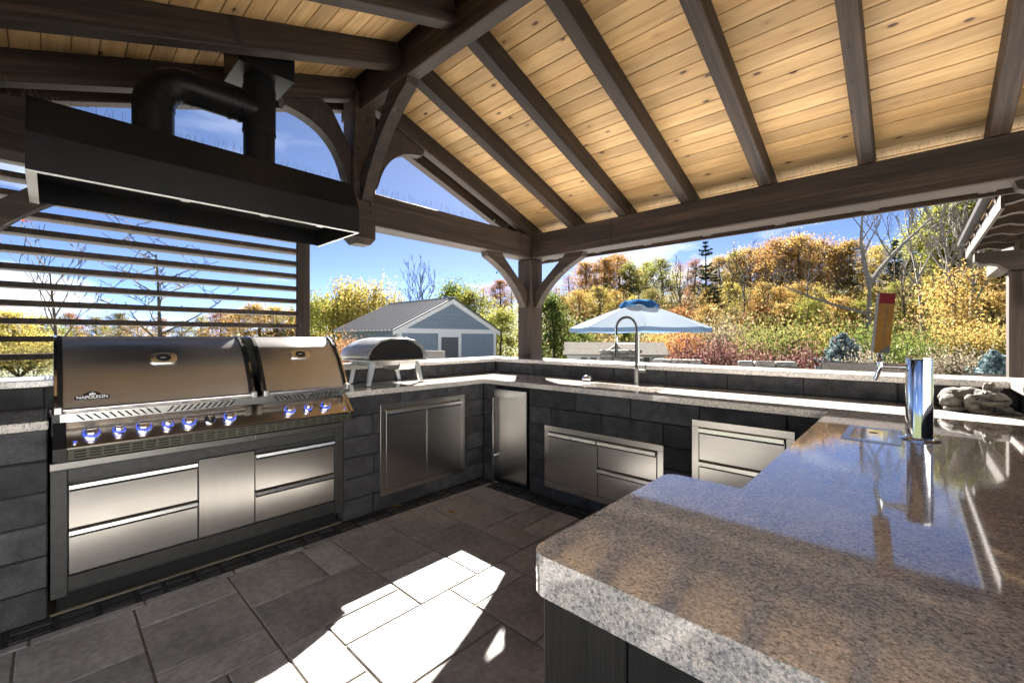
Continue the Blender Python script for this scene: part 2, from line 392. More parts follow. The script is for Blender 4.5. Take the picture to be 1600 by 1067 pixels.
# ------------------------------------------------------------------ patio with pavers
patio = MB().box(-5.4, 4.2, -4.5, 5.6, -0.9, -0.006).build('patio', M_SAND); patio['kind'] = 'structure'
for (x0_, x1_, y0_, y1_) in ((-5.2, 4.0, 3.95, 5.5), (-5.2, -3.95, -4.3, 3.94)):
    MB().box(x0_, x1_, y0_, y1_, -0.005, 0.002).build('terrace_slab', M_CONC)['kind'] = 'structure'
for (x0_, x1_, y0_, y1_, z_) in ((-11.0, 10.0, 5.7, 11.0, -.55), (-11.0, -5.5, -9.0, 5.69, -.545), (-5.49, 4.3, -12.0, -4.6, -.02), (4.31, 12.0, -12.0, 5.69, -.03)):
    MB().box(x0_, x1_, y0_, y1_, -0.9, z_).build('bounce_terrace', M_CONC)['kind'] = 'structure'  # pale terrace widened all round, mostly unseen, to bounce sunlight onto the ceiling
fixed = [(-2.735,-2.53,.275,.66),(-2.53,-2.135,.275,.66),(-2.135,-1.945,.275,.66),
 (-2.735,-2.33,.66,1.045),(-2.735,-2.33,1.045,1.235),(-2.33,-1.945,.66,1.235),(-1.945,-1.755,.85,1.235),(-1.945,-1.56,.66,.85),
 (-2.735,-2.515,1.235,1.605),(-2.515,-2.14,1.235,1.605),(-2.14,-1.755,1.235,1.605),
 (-2.735,-2.33,1.605,1.985),(-2.33,-1.755,1.605,1.985),(-2.735,-2.135,1.985,2.365),(-2.735,-2.135,2.365,2.60),
 (-2.135,-1.755,1.985,2.165),(-2.135,-1.945,2.165,2.60),(-1.945,-1.755,2.165,2.60),
 (-1.755,-1.56,1.41,1.785),(-1.755,-1.375,1.785,2.165),(-1.755,-1.375,.85,1.41),(-1.56,-1.18,1.41,1.785),(-1.375,-.99,.85,1.41)]
GX = [-2.735]
for a in (-2.53,-2.33,-2.137,-1.945,-1.755,-1.56,-1.375,-1.18,-.99,-.80,-.61,-.42,-.23,-.04,.15,.34,.53): GX.append(a)
GY = [-1.24+.19*i for i in range(8)]+[.275,.4675,.66,.85,1.045,1.235,1.41,1.605,1.785,1.985,2.165,2.365,2.60]
occ = set(); rects = []
def cells(r):
    return [(i, j) for i in range(len(GX)-1) for j in range(len(GY)-1)
            if r[0]-.02 < (GX[i]+GX[i+1])/2 < r[1]+.02 and r[2]-.02 < (GY[j]+GY[j+1])/2 < r[3]+.02]
for r in fixed:
    occ.update(cells(r)); rects.append(r)
rp = random.Random(3)
for j in range(len(GY)-1):
    for i in range(len(GX)-1):
        if (i, j) in occ: continue
        for (w, h) in rp.sample([(3, 2), (2, 2), (2, 3), (2, 1), (1, 2)], 5)+[(1, 1)]:
            cs = [(i+a, j+b) for a in range(w) for b in range(h)]
            if all(c not in occ and c[0] < len(GX)-1 and c[1] < len(GY)-1 for c in cs):
                occ.update(cs); rects.append((GX[i], GX[i+w], GY[j], GY[j+h])); break
for r in rects:
    if r[0] > -.5 and r[3] > .6: continue            # under the counters
    w, h = r[1]-r[0]-.008, r[3]-r[2]-.008
    piece('paver', (w, h, .05), .0035, M_PAVER, patio, ((r[0]+r[1])/2, (r[2]+r[3])/2, -.025+rp.uniform(-.0012, .0012)))
yy = -1.2
while yy < 2.6:                                       # narrow edging strip and the dark cobble course along the grill wall
    piece('paver', (.05, .37, .05), .0035, M_PAVER, patio, (-2.764, yy+.19, -.026)); yy += .38
MB().box(-2.96, -2.789, -1.2, 2.76, -.03, -.0045).build('edging_bed', M_CORE, patio); MB().box(-2.788, -.29, 2.601, 2.76, -.03, -.0045).build('edging_bed', M_CORE, patio)
yy = -1.2
while yy < 2.62:
    L = rp.uniform(.10, .17)
    for x in (-2.83, -2.905): piece('cobble', (.07, round(L, 2)-.008, .05), .012, M_COBBLE, patio, (x+rp.uniform(-.003, .003), yy+L/2, -.026+rp.uniform(-.004, .003)))
    yy += round(L, 2)
xx = -2.94
while xx < -.3:
    L = round(rp.uniform(.10, .17), 2)
    for y in (2.638, 2.713): piece('cobble', (L-.008, .07, .05), .012, M_COBBLE, patio, (xx+L/2, y+rp.uniform(-.003, .003), -.026+rp.uniform(-.004, .003)))
    xx += L

MB().box(-2.966, -2.946, .0, 1.40, -.01, .006).build('edging_strip', M_SAND, patio); MB().box(-2.78, -2.375, 2.762, 2.78, -.01, .005).build('edging_strip', M_SAND, patio)

# ------------------------------------------------------------------ timber pavilion
pav = thing('timber_pavilion', 'dark stained timber pavilion with pine board ceiling over the outdoor kitchen', 'pavilion', (-1, 1.7, 0))
def P(o):                                             # keep world coordinates under a moved Empty
    o.location = Vector(o.location)-Vector(pav.location); return o
YK = 1.71; SL = .356; ZB0, ZB1 = 2.205, 2.473
XG = -3.285                                           # gable frame centre plane
for (x, y) in ((XG, 3.845), (XG, -.425), (1.20, 3.845), (1.20, -.425)):
    P(timber('post', (x, y, -.02), (x, y, ZB0-.002 if x < 0 else ZB0-.002), .21, .21, M_TIMBER, pav, .012, up=(0, 1, 0)))
for y in (3.845, -.425):
    P(timber('beam', (-3.39, y, (ZB0+ZB1)/2), (1.55, y, (ZB0+ZB1)/2), .21, ZB1-ZB0, M_TIMBER, pav, .008))
for x in (XG, 1.20):
    P(timber('tie_beam', (x, -.318, (ZB0+ZB1)/2-.001), (x, 3.738, (ZB0+ZB1)/2-.001), .206, ZB1-ZB0-.004, M_TIMBER, pav, .008))
kp = MB()
prof = [(.09, 2.10), (.065, 2.05), (-.065, 2.05), (-.09, 2.10)]
kp.box(-.094, .094, -.094, .094, 2.085, 3.24, .01)
kp.v += []; n0 = len(kp.v)
for (h, z) in ((.084, 2.0855), (.06, 2.05)):
    for sx, sy in ((-1,-1),(1,-1),(1,1),(-1,1)): kp.v.append(Vector((sx*h, sy*h, z)))
kp.f += [(n0+4, n0+5, n0+6, n0+7)]+[(n0+i, n0+(i+1) % 4, n0+4+(i+1) % 4, n0+4+i) for i in range(4)]
kpo = P(kp.build('king_post', M_TIMBER, pav, loc=(XG+.008, YK, 0)))
for (yy, zz) in ((.05, 2.31), (-.05, 2.27), (.05, 2.37), (-.05, 2.42)):
    MB().lathe([(.001, .009), (.012, .008), (.016, 0)], 8, M=Matrix.Rotation(PI/2, 3, 'Y')).build('bolt', M_BLACK, kpo, True, loc=(.094, yy, zz))
P(timber('king_post', (1.2, YK, 2.474), (1.2, YK, 3.10), .185, .185, M_TIMBER, pav, .01, up=(0, 1, 0)))
P(timber('ridge_beam', (-3.50, YK, 3.245), (1.62, YK, 3.245), .10, .29, M_TIMBER, pav))
def zb(y): return 2.475+SL*(3.74-y) if y >= YK else 2.475+SL*(y-(2*YK-3.74))
RD = .165                                             # vertical depth of a rafter
RX = [-3.475, -3.245, -2.64, -2.04, -1.435, -.83, -.225, .373, .975, 1.57]
for x in RX:
    for sg in (1, -1):
        ya, yb = YK+.051, 4.33
        a = Vector((x, ya if sg > 0 else 2*YK-ya, zb(ya)+RD/2)); b = Vector((x, yb if sg > 0 else 2*YK-yb, zb(yb)+RD/2))
        P(timber('rafter', a, b, .088, RD*math.cos(math.atan(SL)), M_TIMBER, pav, .005))
# ceiling boards, tongue-and-groove
ang = math.atan(SL); BW = .1105
for sg in (1, -1):
    s = .03; k = 0
    while s < 2.74:
        y = YK+.05+(s+BW/2)*math.cos(ang); z = zb(YK+.05)+RD-(s+BW/2)*math.sin(ang)+.011
        yy = y if sg > 0 else 2*YK-y
        cut = rp.choice([-2.64, -2.04, -1.435, -.83, -.225, .373]); ends = [-3.53, cut, 1.66]
        for a, b in zip(ends[:-1], ends[1:]):
            o = MB().box(-(b-a)/2+.001, (b-a)/2-.001, -BW/2+.0016, BW/2-.0016, -.009, .009, .003).build('ceiling_board', M_PINE, pav)
            o.location = ((a+b)/2, yy, z+rp.uniform(-.0008, .0008)); o.rotation_euler = (-ang*sg, 0, 0); P(o)
        s += BW; k += 1
for sg in (1, -1):
    m = MB(); y0, y1 = YK, 4.36
    z0 = zb(YK)+RD+.022; z1 = z0-(y1-y0)*SL
    pts = [(y0, z0), (y1, z1), (y1, z1+.05), (y0, z0+.05)]
    if sg < 0: pts = [(2*YK-p[0], p[1]) for p in pts]
    P(m.prism(pts, 'x', -3.56, 1.70).build('roof_sheet', M_ROOFD, pav))
    yf = 4.345 if sg > 0 else 2*YK-4.345
    P(timber('fascia', (-3.56, yf, zb(4.345)+RD/2+.005), (1.70, yf, zb(4.345)+RD/2+.005), .022, RD+.02, M_TIMBER, pav, .003))
def brace(name, corner, dirh, L, Hh, w, thick, mat, parent, nib=.045):
    """knee brace in the vertical plane of dirh: from `corner` (where post meets beam underside), L along dirh, Hh down"""
    pts = []
    pts += [(0, -Hh+w*1.45), (L-w*1.75, 0)]             # straight back edge
    pts += [(L, 0), (L-.015, -nib)]
    n = 10; p0 = Vector((L-.03, -nib-.01)); p2 = Vector((nib+.01, -Hh+.05)); pc = Vector((.37*L, -.37*Hh))
    for i in range(n+1):
        t = i/n; q = p0*(1-t)**2+pc*2*t*(1-t)+p2*t*t; pts.append((q.x, q.y))
    pts += [(nib*.7, -Hh+.01), (0, -Hh)]
    m = MB(); m.prism(pts, 'y', -thick/2, thick/2)
    o = m.build(name, mat, parent); o.location = corner
    o.rotation_euler = (0, 0, math.atan2(dirh[1], dirh[0])); return o
zt = ZB0
BR = [((-3.18, 3.845), (1, 0)), ((XG, 3.74), (0, -1)), ((XG, -.32), (0, 1)), ((-3.18, -.425), (1, 0)), ((1.095, 3.845), (-1, 0)), ((1.2, 3.74), (0, -1)), ((1.095, -.425), (-1, 0)), ((1.2, -.32), (0, 1))]
for (x, y), d in BR:
    P(brace('brace', (x, y, zt), d, .66 if d[0] else .64, .56, .13, .095, M_TIMBER, pav))
for o in [c for c in pav.children if c.name.startswith('brace')][:2]:
    for (t_, z_) in ((.40, -.19), (.10, -.42)):
        MB().lathe([(.001, .006), (.009, .005), (.012, 0)], 8).build('bolt', M_BLACK, o, True, loc=(t_, -.0475, z_), rot=(PI/2, 0, 0))
# king-post braces: to the ridge and to both gable rafters
P(brace('brace', (XG+.102, YK, 3.10), (1, 0), .66, .72, .13, .09, M_TIMBER, pav))
def rafter_brace(sg):
    ya = .094; pts = []
    def R(y, dz=0): return (y, zb(YK+y)+dz)
    a = R(.33); b = R(.60)
    pts = [(ya, 2.78), (ya+.16, R(ya+.16)[1]-.06), a, b, (b[0]-.02, b[1]-.045)]
    p0 = Vector((b[0]-.05, b[1]-.05)); p2 = Vector((ya+.05, 2.56)); pc = Vector((ya+.13, 2.90))
    for i in range(11):
        t = i/10; q = p0*(1-t)**2+pc*2*t*(1-t)+p2*t*t; pts.append((q.x, q.y))
    pts += [(ya+.03, 2.52), (ya, 2.50)]
    if sg < 0: pts = [(-p[0], p[1]) for p in pts]
    P(MB().prism(pts, 'x', -.045, .045).build('brace', M_TIMBER, pav, loc=(XG+.01, YK, 0)))
rafter_brace(1); rafter_brace(-1)
sp = MB(); rs = random.Random(5)
def spikes(a, b, n):
    a, b = Vector(a), Vector(b)
    for i in range(n):
        p = a.lerp(b, (i+rs.random()*.5)/n)
        for k in range(2):
            q = p+Vector((rs.uniform(-.035, .035), rs.uniform(-.035, .035), rs.uniform(.055, .085)))
            sp.tube([p, q], .0007, 3, False)
spikes((XG+.07, 1.85, ZB1), (XG+.07, 3.4, ZB1), 60); spikes((XG+.07, -.3, ZB1), (XG+.07, 1.6, ZB1), 70)
spikes((-3.1, 3.77, ZB1), (1.5, 3.77, ZB1), 170)
so = sp.build('bird_spikes', plain('spike_wire', (0.16, 0.15, 0.14), 0.4, 0.8), pav); so['kind'] = 'stuff'; P(so)

# ------------------------------------------------------------------ masonry counter
ctr = thing('kitchen_counter', 'dark charcoal block outdoor kitchen counter with grey granite tops and raised ledge', 'counter', (-1.3, 2.5, 0))
def K(o):
    o.location = Vector(o.location)-Vector(ctr.location); return o
BL, BH = .468, .1468
def blocks(axis, plane, out, a0, a1, z0, rows, off=0.0, skip=(), h=BH, phase=0):
    """running-bond course on a wall face; axis 'x' or 'y' is the direction the wall runs in, out = sign of the outward normal"""
    for r in range(rows):
        st = off+(BL/2 if (r+phase) % 2 else 0); zc = z0+(r+.5)*h
        n0 = math.floor((a0-st)/BL); k = n0
        while st+k*BL < a1-.001:
            p, q = max(a0, st+k*BL), min(a1, st+(k+1)*BL); k += 1
            segs = [(p, q)]
            for s0, s1 in skip:
                segs = [t for (e, f) in segs for t in ((e, min(f, s0)), (max(e, s1), f)) if t[1]-t[0] > .03]
            for e, f in segs:
                if f-e < .03: continue
                d = .09; j = rp.uniform(-.004, .004)
                L = f-e-.006; c = (e+f)/2; off_n = plane-out*(d/2)+out*j
                if axis == 'x': K(piece('block', (L, d, h-.006), .0055, M_BLOCK, ctr, (c, off_n, zc)))
                else: K(piece('block', (d, L, h-.006), .0055, M_BLOCK, ctr, (off_n, c, zc)))
def core(x0, x1, y0, y1, z0, z1): K(MB().box(x0, x1, y0, y1, z0, z1).build('wall_core', M_CORE, ctr))
# below the tops
blocks('x', 2.76, -1, -2.93, -.285, 0, 6, -2.14, [(-2.785, -2.37)])
blocks('y', -2.93, 1, 1.405, 2.76, 0, 6, 1.405, phase=1)
blocks('y', -2.93, 1, -.9, -.005, 0, 6, -.9)
blocks('y', -.285, -1, 1.16, 2.76, 0, 6, 1.16)
core(-2.37, -1.97, 2.775, 3.35, 0, .878); core(-1.31, -.29, 2.775, 3.35, 0, .878); core(-1.969, -1.311, 2.775, 3.35, 0, .685); core(-3.38, -2.945, 1.41, 3.35, 0, .878); core(-2.94, -2.785, 2.775, 3.35, 0, .878)
core(-3.38, -2.945, -.9, -.01, 0, .878); core(-.27, .38, 1.16, 2.77, 0, .878); core(-3.38, -3.30, -.008, 1.408, 0, .878)
core(-2.784, -2.371, 3.2, 3.35, 0, .878)
# back-splash courses, ledge uprights
SP0 = .922
blocks('x', 3.405, -1, -3.40, .41, SP0, 1, -2.40, h=.115)
blocks('y', -3.42, 1, -.9, 3.40, SP0, 1, .45, h=.115)
blocks('y', .41, -1, 1.3, 3.40, SP0, 1, 1.5, h=.115)
core(-3.70, .70, 3.41, 3.66, 0, 1.036); core(-3.70, -3.43, -.9, 3.405, 0, 1.036); core(.42, .70, .7, 3.405, 0, 1.036)
# tops
def slab(name, xs, ys, rects_, z0, z1, mat, bev=.006):
    m = MB(); fill = {}
    for i in range(len(xs)-1):
        for j in range(len(ys)-1):
            cx, cy = (xs[i]+xs[i+1])/2, (ys[j]+ys[j+1])/2
            fill[i, j] = any(r[0] < cx < r[1] and r[2] < cy < r[3] for r in rects_[0]) and not any(r[0] < cx < r[1] and r[2] < cy < r[3] for r in rects_[1])
    vid = {}
    def V(i, j, z):
        if (i, j, z) not in vid:
            vid[i, j, z] = len(m.v); m.v.append(Vector((xs[i], ys[j], z)))
        return vid[i, j, z]
    for (i, j), on in fill.items():
        if not on: continue
        m.f.append((V(i, j, z1), V(i+1, j, z1), V(i+1, j+1, z1), V(i, j+1, z1)))
        m.f.append((V(i, j, z0), V(i, j+1, z0), V(i+1, j+1, z0), V(i+1, j, z0)))
        for di, dj, e in ((-1, 0, ((i, j+1), (i, j))), (1, 0, ((i+1, j), (i+1, j+1))), (0, -1, ((i, j), (i+1, j))), (0, 1, ((i+1, j+1), (i, j+1)))):
            if not fill.get((i+di, j+dj), False):
                (a, b), (c, d) = e; m.f.append((V(a, b, z0), V(c, d, z0), V(c, d, z1), V(a, b, z1)))
    o = m.build(name, mat, ctr); K(o)
    b = o.modifiers.new('bevel', 'BEVEL'); b.width = bev; b.segments = 2; b.limit_method = 'ANGLE'; b.angle_limit = math.radians(40)
    return o
SINK = (-1.95, -1.33, 2.86, 3.15)
from mathutils.geometry import tessellate_polygon
ar = .035; outer = [(-3.418, 1.408), (-2.895, 1.408), (-2.895, 2.735), (-.315, 2.735), (-.315, 1.190)]
for (cx_, cy_, a0_) in ((-.505+ar, 1.190-ar, .5*PI), (-.505+ar, .585+ar, PI)):
    for k_ in range(7): outer.append((cx_+ar*math.cos(a0_+k_*PI/12), cy_+ar*math.sin(a0_+k_*PI/12)))
outer += [(.90, .585), (.90, 1.19), (.408, 1.19), (.408, 3.403), (-3.418, 3.403)]
hole = [(SINK[0], SINK[2]), (SINK[0], SINK[3]), (SINK[1], SINK[3]), (SINK[1], SINK[2])]
tm = MB(); allp = outer+hole; npz = len(allp)
for z_ in (.88, .92):
    for p_ in allp: tm.v.append(Vector((p_[0], p_[1], z_)))
for tri in tessellate_polygon([[Vector((*p_, 0)) for p_ in outer], [Vector((*p_, 0)) for p_ in hole]]):
    tm.f.append(tuple(i+npz for i in tri)); tm.f.append(tuple(reversed(tri)))
for lp in (list(range(len(outer))), list(range(len(outer), npz))):
    for i, j in zip(lp, lp[1:]+lp[:1]): tm.f.append((i, j, j+npz, i+npz))
to_ = K(tm.build('countertop', M_GRANITE, ctr)); b = to_.modifiers.new('bevel', 'BEVEL'); b.width = .007; b.segments = 3; b.limit_method = 'ANGLE'; b.angle_limit = math.radians(50)
slab('countertop', [-3.418, -2.895], [-.9, -.004], ([(-3.5, -2.8, -1, 0)], []), .88, .92, M_GRANITE)
slab('countertop', [-3.418, -3.33], [-.004, 1.408], ([(-3.5, -3.2, -1, 2)], []), .88, .92, M_GRANITE)
arm = []
x0, x1, y0, y1, r = -.5045, .9, .5855, 1.1895, .035
for (cx, cy, a0) in ((x0+r, y0+r, PI), (x1-r, y0+r, 1.5*PI), (x1-r, y1-r, 0), (x0+r, y1-r, .5*PI)):
    for k in range(7): arm.append((cx+r*math.cos(a0+k*PI/12), cy+r*math.sin(a0+k*PI/12)))
K(MB().prism(arm, 'z', .848, .8798).build('counter_lip', M_GRANITE, ctr, False))
core(-.468, .85, .624, 1.15, 0, .846)
M_DARKBOARD = wood('black_stained_board', (0.006, 0.006, 0.006), (0.010, 0.010, 0.010), (0.016, 0.015, 0.014), 0.6)
for k_ in range(8): K(piece('end_board', (.846, .162, .018), .003, M_DARKBOARD, ctr, (-.487+.083+.165*k_, .613, .423), (PI/2, PI/2, 0)))
for k_ in range(3): K(piece('end_board', (.846, .162, .018), .003, M_DARKBOARD, ctr, (-.480, .706+.165*k_, .423), (0, PI/2, 0)))
slab('ledge_top', [-3.74, -3.385, .372, .745], [-.9, .7, 3.365, 3.71],
     ([(-3.74, -3.385, -.9, 3.71), (-3.74, .745, 3.365, 3.71), (.372, .745, .7, 3.71)], []), 1.037, 1.076, M_LEDGE)
# undermount sink
sk = MB(); sx0, sx1, sy0, sy1 = SINK
for (a, b_, c_, d_) in ((sx0, sx1, sy0-.002, sy0+.008), (sx0, sx1, sy1-.008, sy1+.002), (sx0-.002, sx0+.008, sy0, sy1), (sx1-.008, sx1+.002, sy0, sy1)):
    sk.box(a, b_, c_, d_, .70, .879)
sk.box(sx0, sx1, sy0, sy1, .69, .70)
sko = K(sk.build('sink_basin', M_STEEL, ctr))
MB().lathe([(.001, .004), (.03, .004), (.042, 0)], 16).build('drain', M_CHROME, sko, True, loc=(-1.64, 3.02, .701))

# ------------------------------------------------------------------ privacy screen behind the grill
scr = thing('slat_screen', 'dark timber privacy screen of horizontal slats behind the grill', 'screen', (-3.78, .6, 1.076))
def S(o, root): o.location = Vector(o.location)-Vector(root.location); return o
for y in (1.47, -.62): S(timber('post', (-3.79, y, -.0), (-3.79, y, 2.44), .08, .08, M_TIMBER, scr, .005, up=(0, 1, 0)), scr)
z = 1.19
while z < 2.42:
    S(piece('slat', (.135, 2.01, .033), .003, M_TIMBER, scr, (-3.79, .424, z)), scr)
    z += .1035
S(timber('stop_batten', (-3.725, 1.405, 1.10), (-3.725, 1.405, 2.44), .035, .03, M_TIMBER, scr, .003, up=(0, 1, 0)), scr)

# ------------------------------------------------------------------ gas grill
grill = thing('gas_grill', 'large stainless built-in gas grill with two lids and blue-lit knobs', 'grill', (-3.0, .7, 0))
G = lambda o: S(o, grill)
def gb(name, x0, x1, y0, y1, z0, z1, mat, ch=.002, parent=grill):
    o = MB().box(x0, x1, y0, y1, z0, z1, ch).build(name, mat, parent)
    return G(o) if parent is grill else o
gb('cabinet_body', -3.28, -2.95, .012, 1.39, .085, .84, M_CHAR)
gb('toe_kick', -3.28, -2.985, .02, 1.38, .0, .083, M_VOID)
gb('cabinet_stile', -2.949, -2.917, .001, .056, .085, .679, M_CHAR); gb('cabinet_stile', -2.949, -2.917, 1.341, 1.398, .085, .679, M_CHAR)
gb('cabinet_rail', -2.949, -2.919, .0575, 1.3395, .105, .173, M_CHAR); gb('cabinet_rail', -2.949, -2.919, .0575, 1.3395, .622, .679, M_CHAR)
gb('top_rail', -2.955, -2.912, .0, .843, .681, .715, M_STEEL); gb('top_rail', -2.955, -2.912, .847, 1.402, .681, .715, M_STEEL)
def drawer(y0, y1, z0, z1):
    d = gb('drawer', -2.949, -2.920, y0, y1, z0, z1, M_STEEL)
    h = MB(); h.prism([(-2.9195, z1-.001), (-2.905, z1-.003), (-2.902, z1-.019), (-2.906, z1-.019), (-2.908, z1-.006), (-2.9195, z1-.006)], 'y', y0+.002, y1-.002)
    G(h.build('drawer_pull', M_STEEL, grill))
    gb('pull_shade_strip', -2.9197, -2.9185, y0+.003, y1-.003, z1-.034, z1-.007, M_VOID, 0)  # dark strip on the flat front, painting the shade under the pull
drawer(.060, .562, .396, .605); drawer(.060, .562, .179, .388)
drawer(.850, 1.337, .372, .592); drawer(.850, 1.337, .179, .364)
gb('cabinet_door', -2.949, -2.918, .567, .845, .179, .618, M_STEEL_V)
gb('cabinet_rail', -2.949, -2.922, .850, 1.337, .596, .620, M_CHAR, .001)
# firebox and slanted control panel
gb('firebox', -3.32, -2.905, .005, 1.395, .842, .945, M_CHAR)
cp = MB().prism([(-2.90, .897), (-2.80, .800), (-2.80, .792), (-2.93, .792), (-2.93, .897)], 'y', .052, 1.392)
G(cp.build('control_panel', M_STEEL_PANEL, grill))
for y0, y1 in ((.008, .0515), (1.3925, 1.412)):
    G(MB().prism([(-2.895, .905), (-2.788, .802), (-2.79, .745), (-2.86, .735), (-2.93, .78), (-2.93, .905)], 'y', y0, y1).build('panel_end', M_BLACK if y0 < .5 else M_STEEL_PANEL, grill))
G(MB().prism([(-2.806, .788), (-2.815, .742), (-2.87, .730), (-2.93, .76), (-2.93, .788)], 'y', .055, 1.39).build('vent_grille', M_OLIVE, grill))
sl = MB()
k = 0; y = .075
while y < 1.36:
    for r_ in range(3):
        z = .779-.0135*r_; x = -2.806-(.788-z)*.196
        sl.box(x-.004, x+.0012, y, y+.040, z-.003, z+.003)
    y += .0505
G(sl.build('grille_slots', M_VOID, grill))
vb = gb('vent_band', -2.925, -2.904, .03, 1.395, .899, .944, M_STEEL)
vs = MB()
def slot(y, lean):
    n = len(vs.v); w = .0045; dz = .014; dy = .013*lean
    for x in (-2.9055, -2.9030):
        for (a, b_) in ((-dy-w, .921-dz), (-dy+w, .921-dz), (dy+w, .921+dz), (dy-w, .921+dz)): vs.v.append(Vector((x, y+a, b_)))
    vs.f += [(n+4, n+5, n+6, n+7), (n, n+1, n+5, n+4), (n+2, n+3, n+7, n+6), (n+1, n+2, n+6, n+5), (n+3, n, n+4, n+7)]
for i in range(11): slot(.10+.0285*i, -1)
for i in range(11): slot(.44+.0285*i, 1)
for i in range(7): slot(.965+.0265*i, -1)
for i in range(8): slot(1.175+.0245*i, 1)
G(vs.build('vent_slots', M_VOID, grill))
# lids
LP = [(-2.885, .957), (-2.915, 1.03), (-2.985, 1.15), (-3.055, 1.235), (-3.10, 1.275), (-3.145, 1.297), (-3.20, 1.305), (-3.27, 1.300), (-3.32, 1.27), (-3.33, .957)]
def lid(y0, y1, gy, label=None):
    L_ = G(MB().prism(LP, 'y', y0+.03, y1-.03).build('lid', M_LID, grill, True))
    for a, b_, mt, gr in ((y0, y0+.029, M_BLACK, .012), (y1-.029, y1, M_BLACK, .012)):
        c_ = Vector((-3.12, 0, 1.12))
        pts = [(p[0]+(gr if p[0] > -3.15 else -.002), p[1]+(.006 if p[1] > 1.2 else 0)) for p in LP]
        G(MB().prism(pts, 'y', a, b_).build('lid_end_cap', mt, grill, True))
        st = MB()
        for i in range(6):
            p, q = pts[i], pts[i+1]; yc = a+.006 if a == y0 else b_-.006
            st.box(0, 0, 0, 0, 0, 0) if False else None
            n = len(st.v)
            st.v += [Vector((p[0]+.0015, yc-.005, p[1]+.001)), Vector((p[0]+.0015, yc+.005, p[1]+.001)), Vector((q[0]+.0015, yc+.005, q[1]+.001)), Vector((q[0]+.0015, yc-.005, q[1]+.001))]
            st.f.append((n, n+1, n+2, n+3))
        G(st.build('chrome_strip', M_CHROME, grill))
        gb('handle_bracket', -2.888, -2.835, a+.001, b_-.001, .948, .985, M_ALU, .005)
    G(MB().tube([(-2.85, y0+.03, .966), (-2.85, y1-.03, .966)], .0105, 12).build('lid_handle', M_CHROME, grill, True))
    gb('lid_lip', -2.884, -2.872, y0+.031, y1-.031, .950, .962, M_STEEL)
    # thermometer: chrome bezel and black dial, flush with the leaning face
    n_ = Vector((.12, 0, .07)).normalized()
    a_ = math.atan2(n_.x, n_.z)
    bz = MB()
    W, H_ = .058, .031; ptsb = []
    for k_ in range(28):
        t_ = 2*PI*k_/28; cx_, sx_ = math.cos(t_), math.sin(t_)
        ptsb.append((H_*math.copysign(abs(sx_)**.7, sx_), W*math.copysign(abs(cx_)**.55, cx_)))
    bz.prism(ptsb, 'z', -.004, .012)
    bo = bz.build('thermometer', M_CHROME, L_, False)
    Mth = Matrix.Translation(Vector((-3.008, gy, 1.186))-Vector(grill.location)-Vector(L_.location)) @ Matrix.Rotation(a_, 4, 'Y'); bo.matrix_local = Mth
    dl = MB()
    dl.prism([(.022*math.sin(2*PI*k_/24), .032*math.cos(2*PI*k_/24)) for k_ in range(24)], 'z', .012, .0135)
    do = dl.build('dial', M_BLACK, L_); do.matrix_local = Mth
    nd_ = MB().box(-.001, .001, -.014, .010, .0137, .0145).build('needle', M_WHITE, L_); nd_.matrix_local = Mth
    return L_
lid1 = lid(.012, .838, .425); lid2 = lid(.872, 1.415, 1.143)
# maker's emblem low on the wide lid
n_ = Vector((.12, 0, .07)).normalized(); em = MB(); pe = []
for k_ in range(13): t_ = PI*k_/12; pe.append((.020*math.cos(t_-PI/2)*.0+.0, 0))
pe = [(-.013, -.058), (-.013, .058), (-.006, .062), (.004, .060), (.008, .052), (.009, .034), (.017, .026), (.024, .012), (.026, 0), (.024, -.012), (.017, -.026), (.009, -.034), (.008, -.052), (.004, -.060), (-.006, -.062)]
em.prism([(-p[0], p[1]) for p in pe], 'z', 0, .003)
fn = Vector((1.0, 0, .40)).normalized(); a_ = math.atan2(fn.x, fn.z)
EMX = Matrix.Translation(Vector((-2.906, .140, 1.016))-Vector(grill.location)) @ Matrix.Rotation(a_, 4, 'Y')
eo = em.build('emblem', M_BLACK, grill); eo.matrix_local = EMX
def text_obj(s, size, mat, parent, M, name='lettering', bold=.0):
    cu = bpy.data.curves.new(name, 'FONT'); cu.body = s; cu.size = size; cu.align_x = 'CENTER'; cu.align_y = 'CENTER'; cu.extrude = .0004; cu.offset = bold
    to = bpy.data.objects.new(name+'_curve', cu); C.objects.link(to)
    bpy.context.view_layer.update()
    me = bpy.data.meshes.new_from_object(to.evaluated_get(bpy.context.evaluated_depsgraph_get()))
    bpy.data.objects.remove(to); bpy.data.curves.remove(cu)
    me.name = name; me.materials.clear(); me.materials.append(mat)
    o = bpy.data.objects.new(name, me); C.objects.link(o); o.parent = parent; o.matrix_local = M; return o
# text: local x -> world +Y, local y -> up the face
TX = Matrix(((0, -1, 0, 0), (1, 0, 0, 0), (0, 0, 1, 0), (0, 0, 0, 1)))
text_obj('NAPOLEON', .0205, M_WHITE, grill, EMX @ Matrix.Translation((.003, 0, .0036)) @ TX, bold=.0004)
fl = MB()
for (c_, h_, w_) in ((-.008, .011, .004), (0, .016, .005), (.008, .010, .004)):
    fl.prism([(-.0075, c_-w_*.6), (-.0075-h_*.45, c_-w_), (-.0075-h_, c_+w_*.2), (-.0075-h_*.45, c_+w_), (-.0075, c_+w_*.6)], 'z', .0032, .004)
fo = fl.build('flame_mark', M_WHITE, grill); fo.matrix_local = EMX
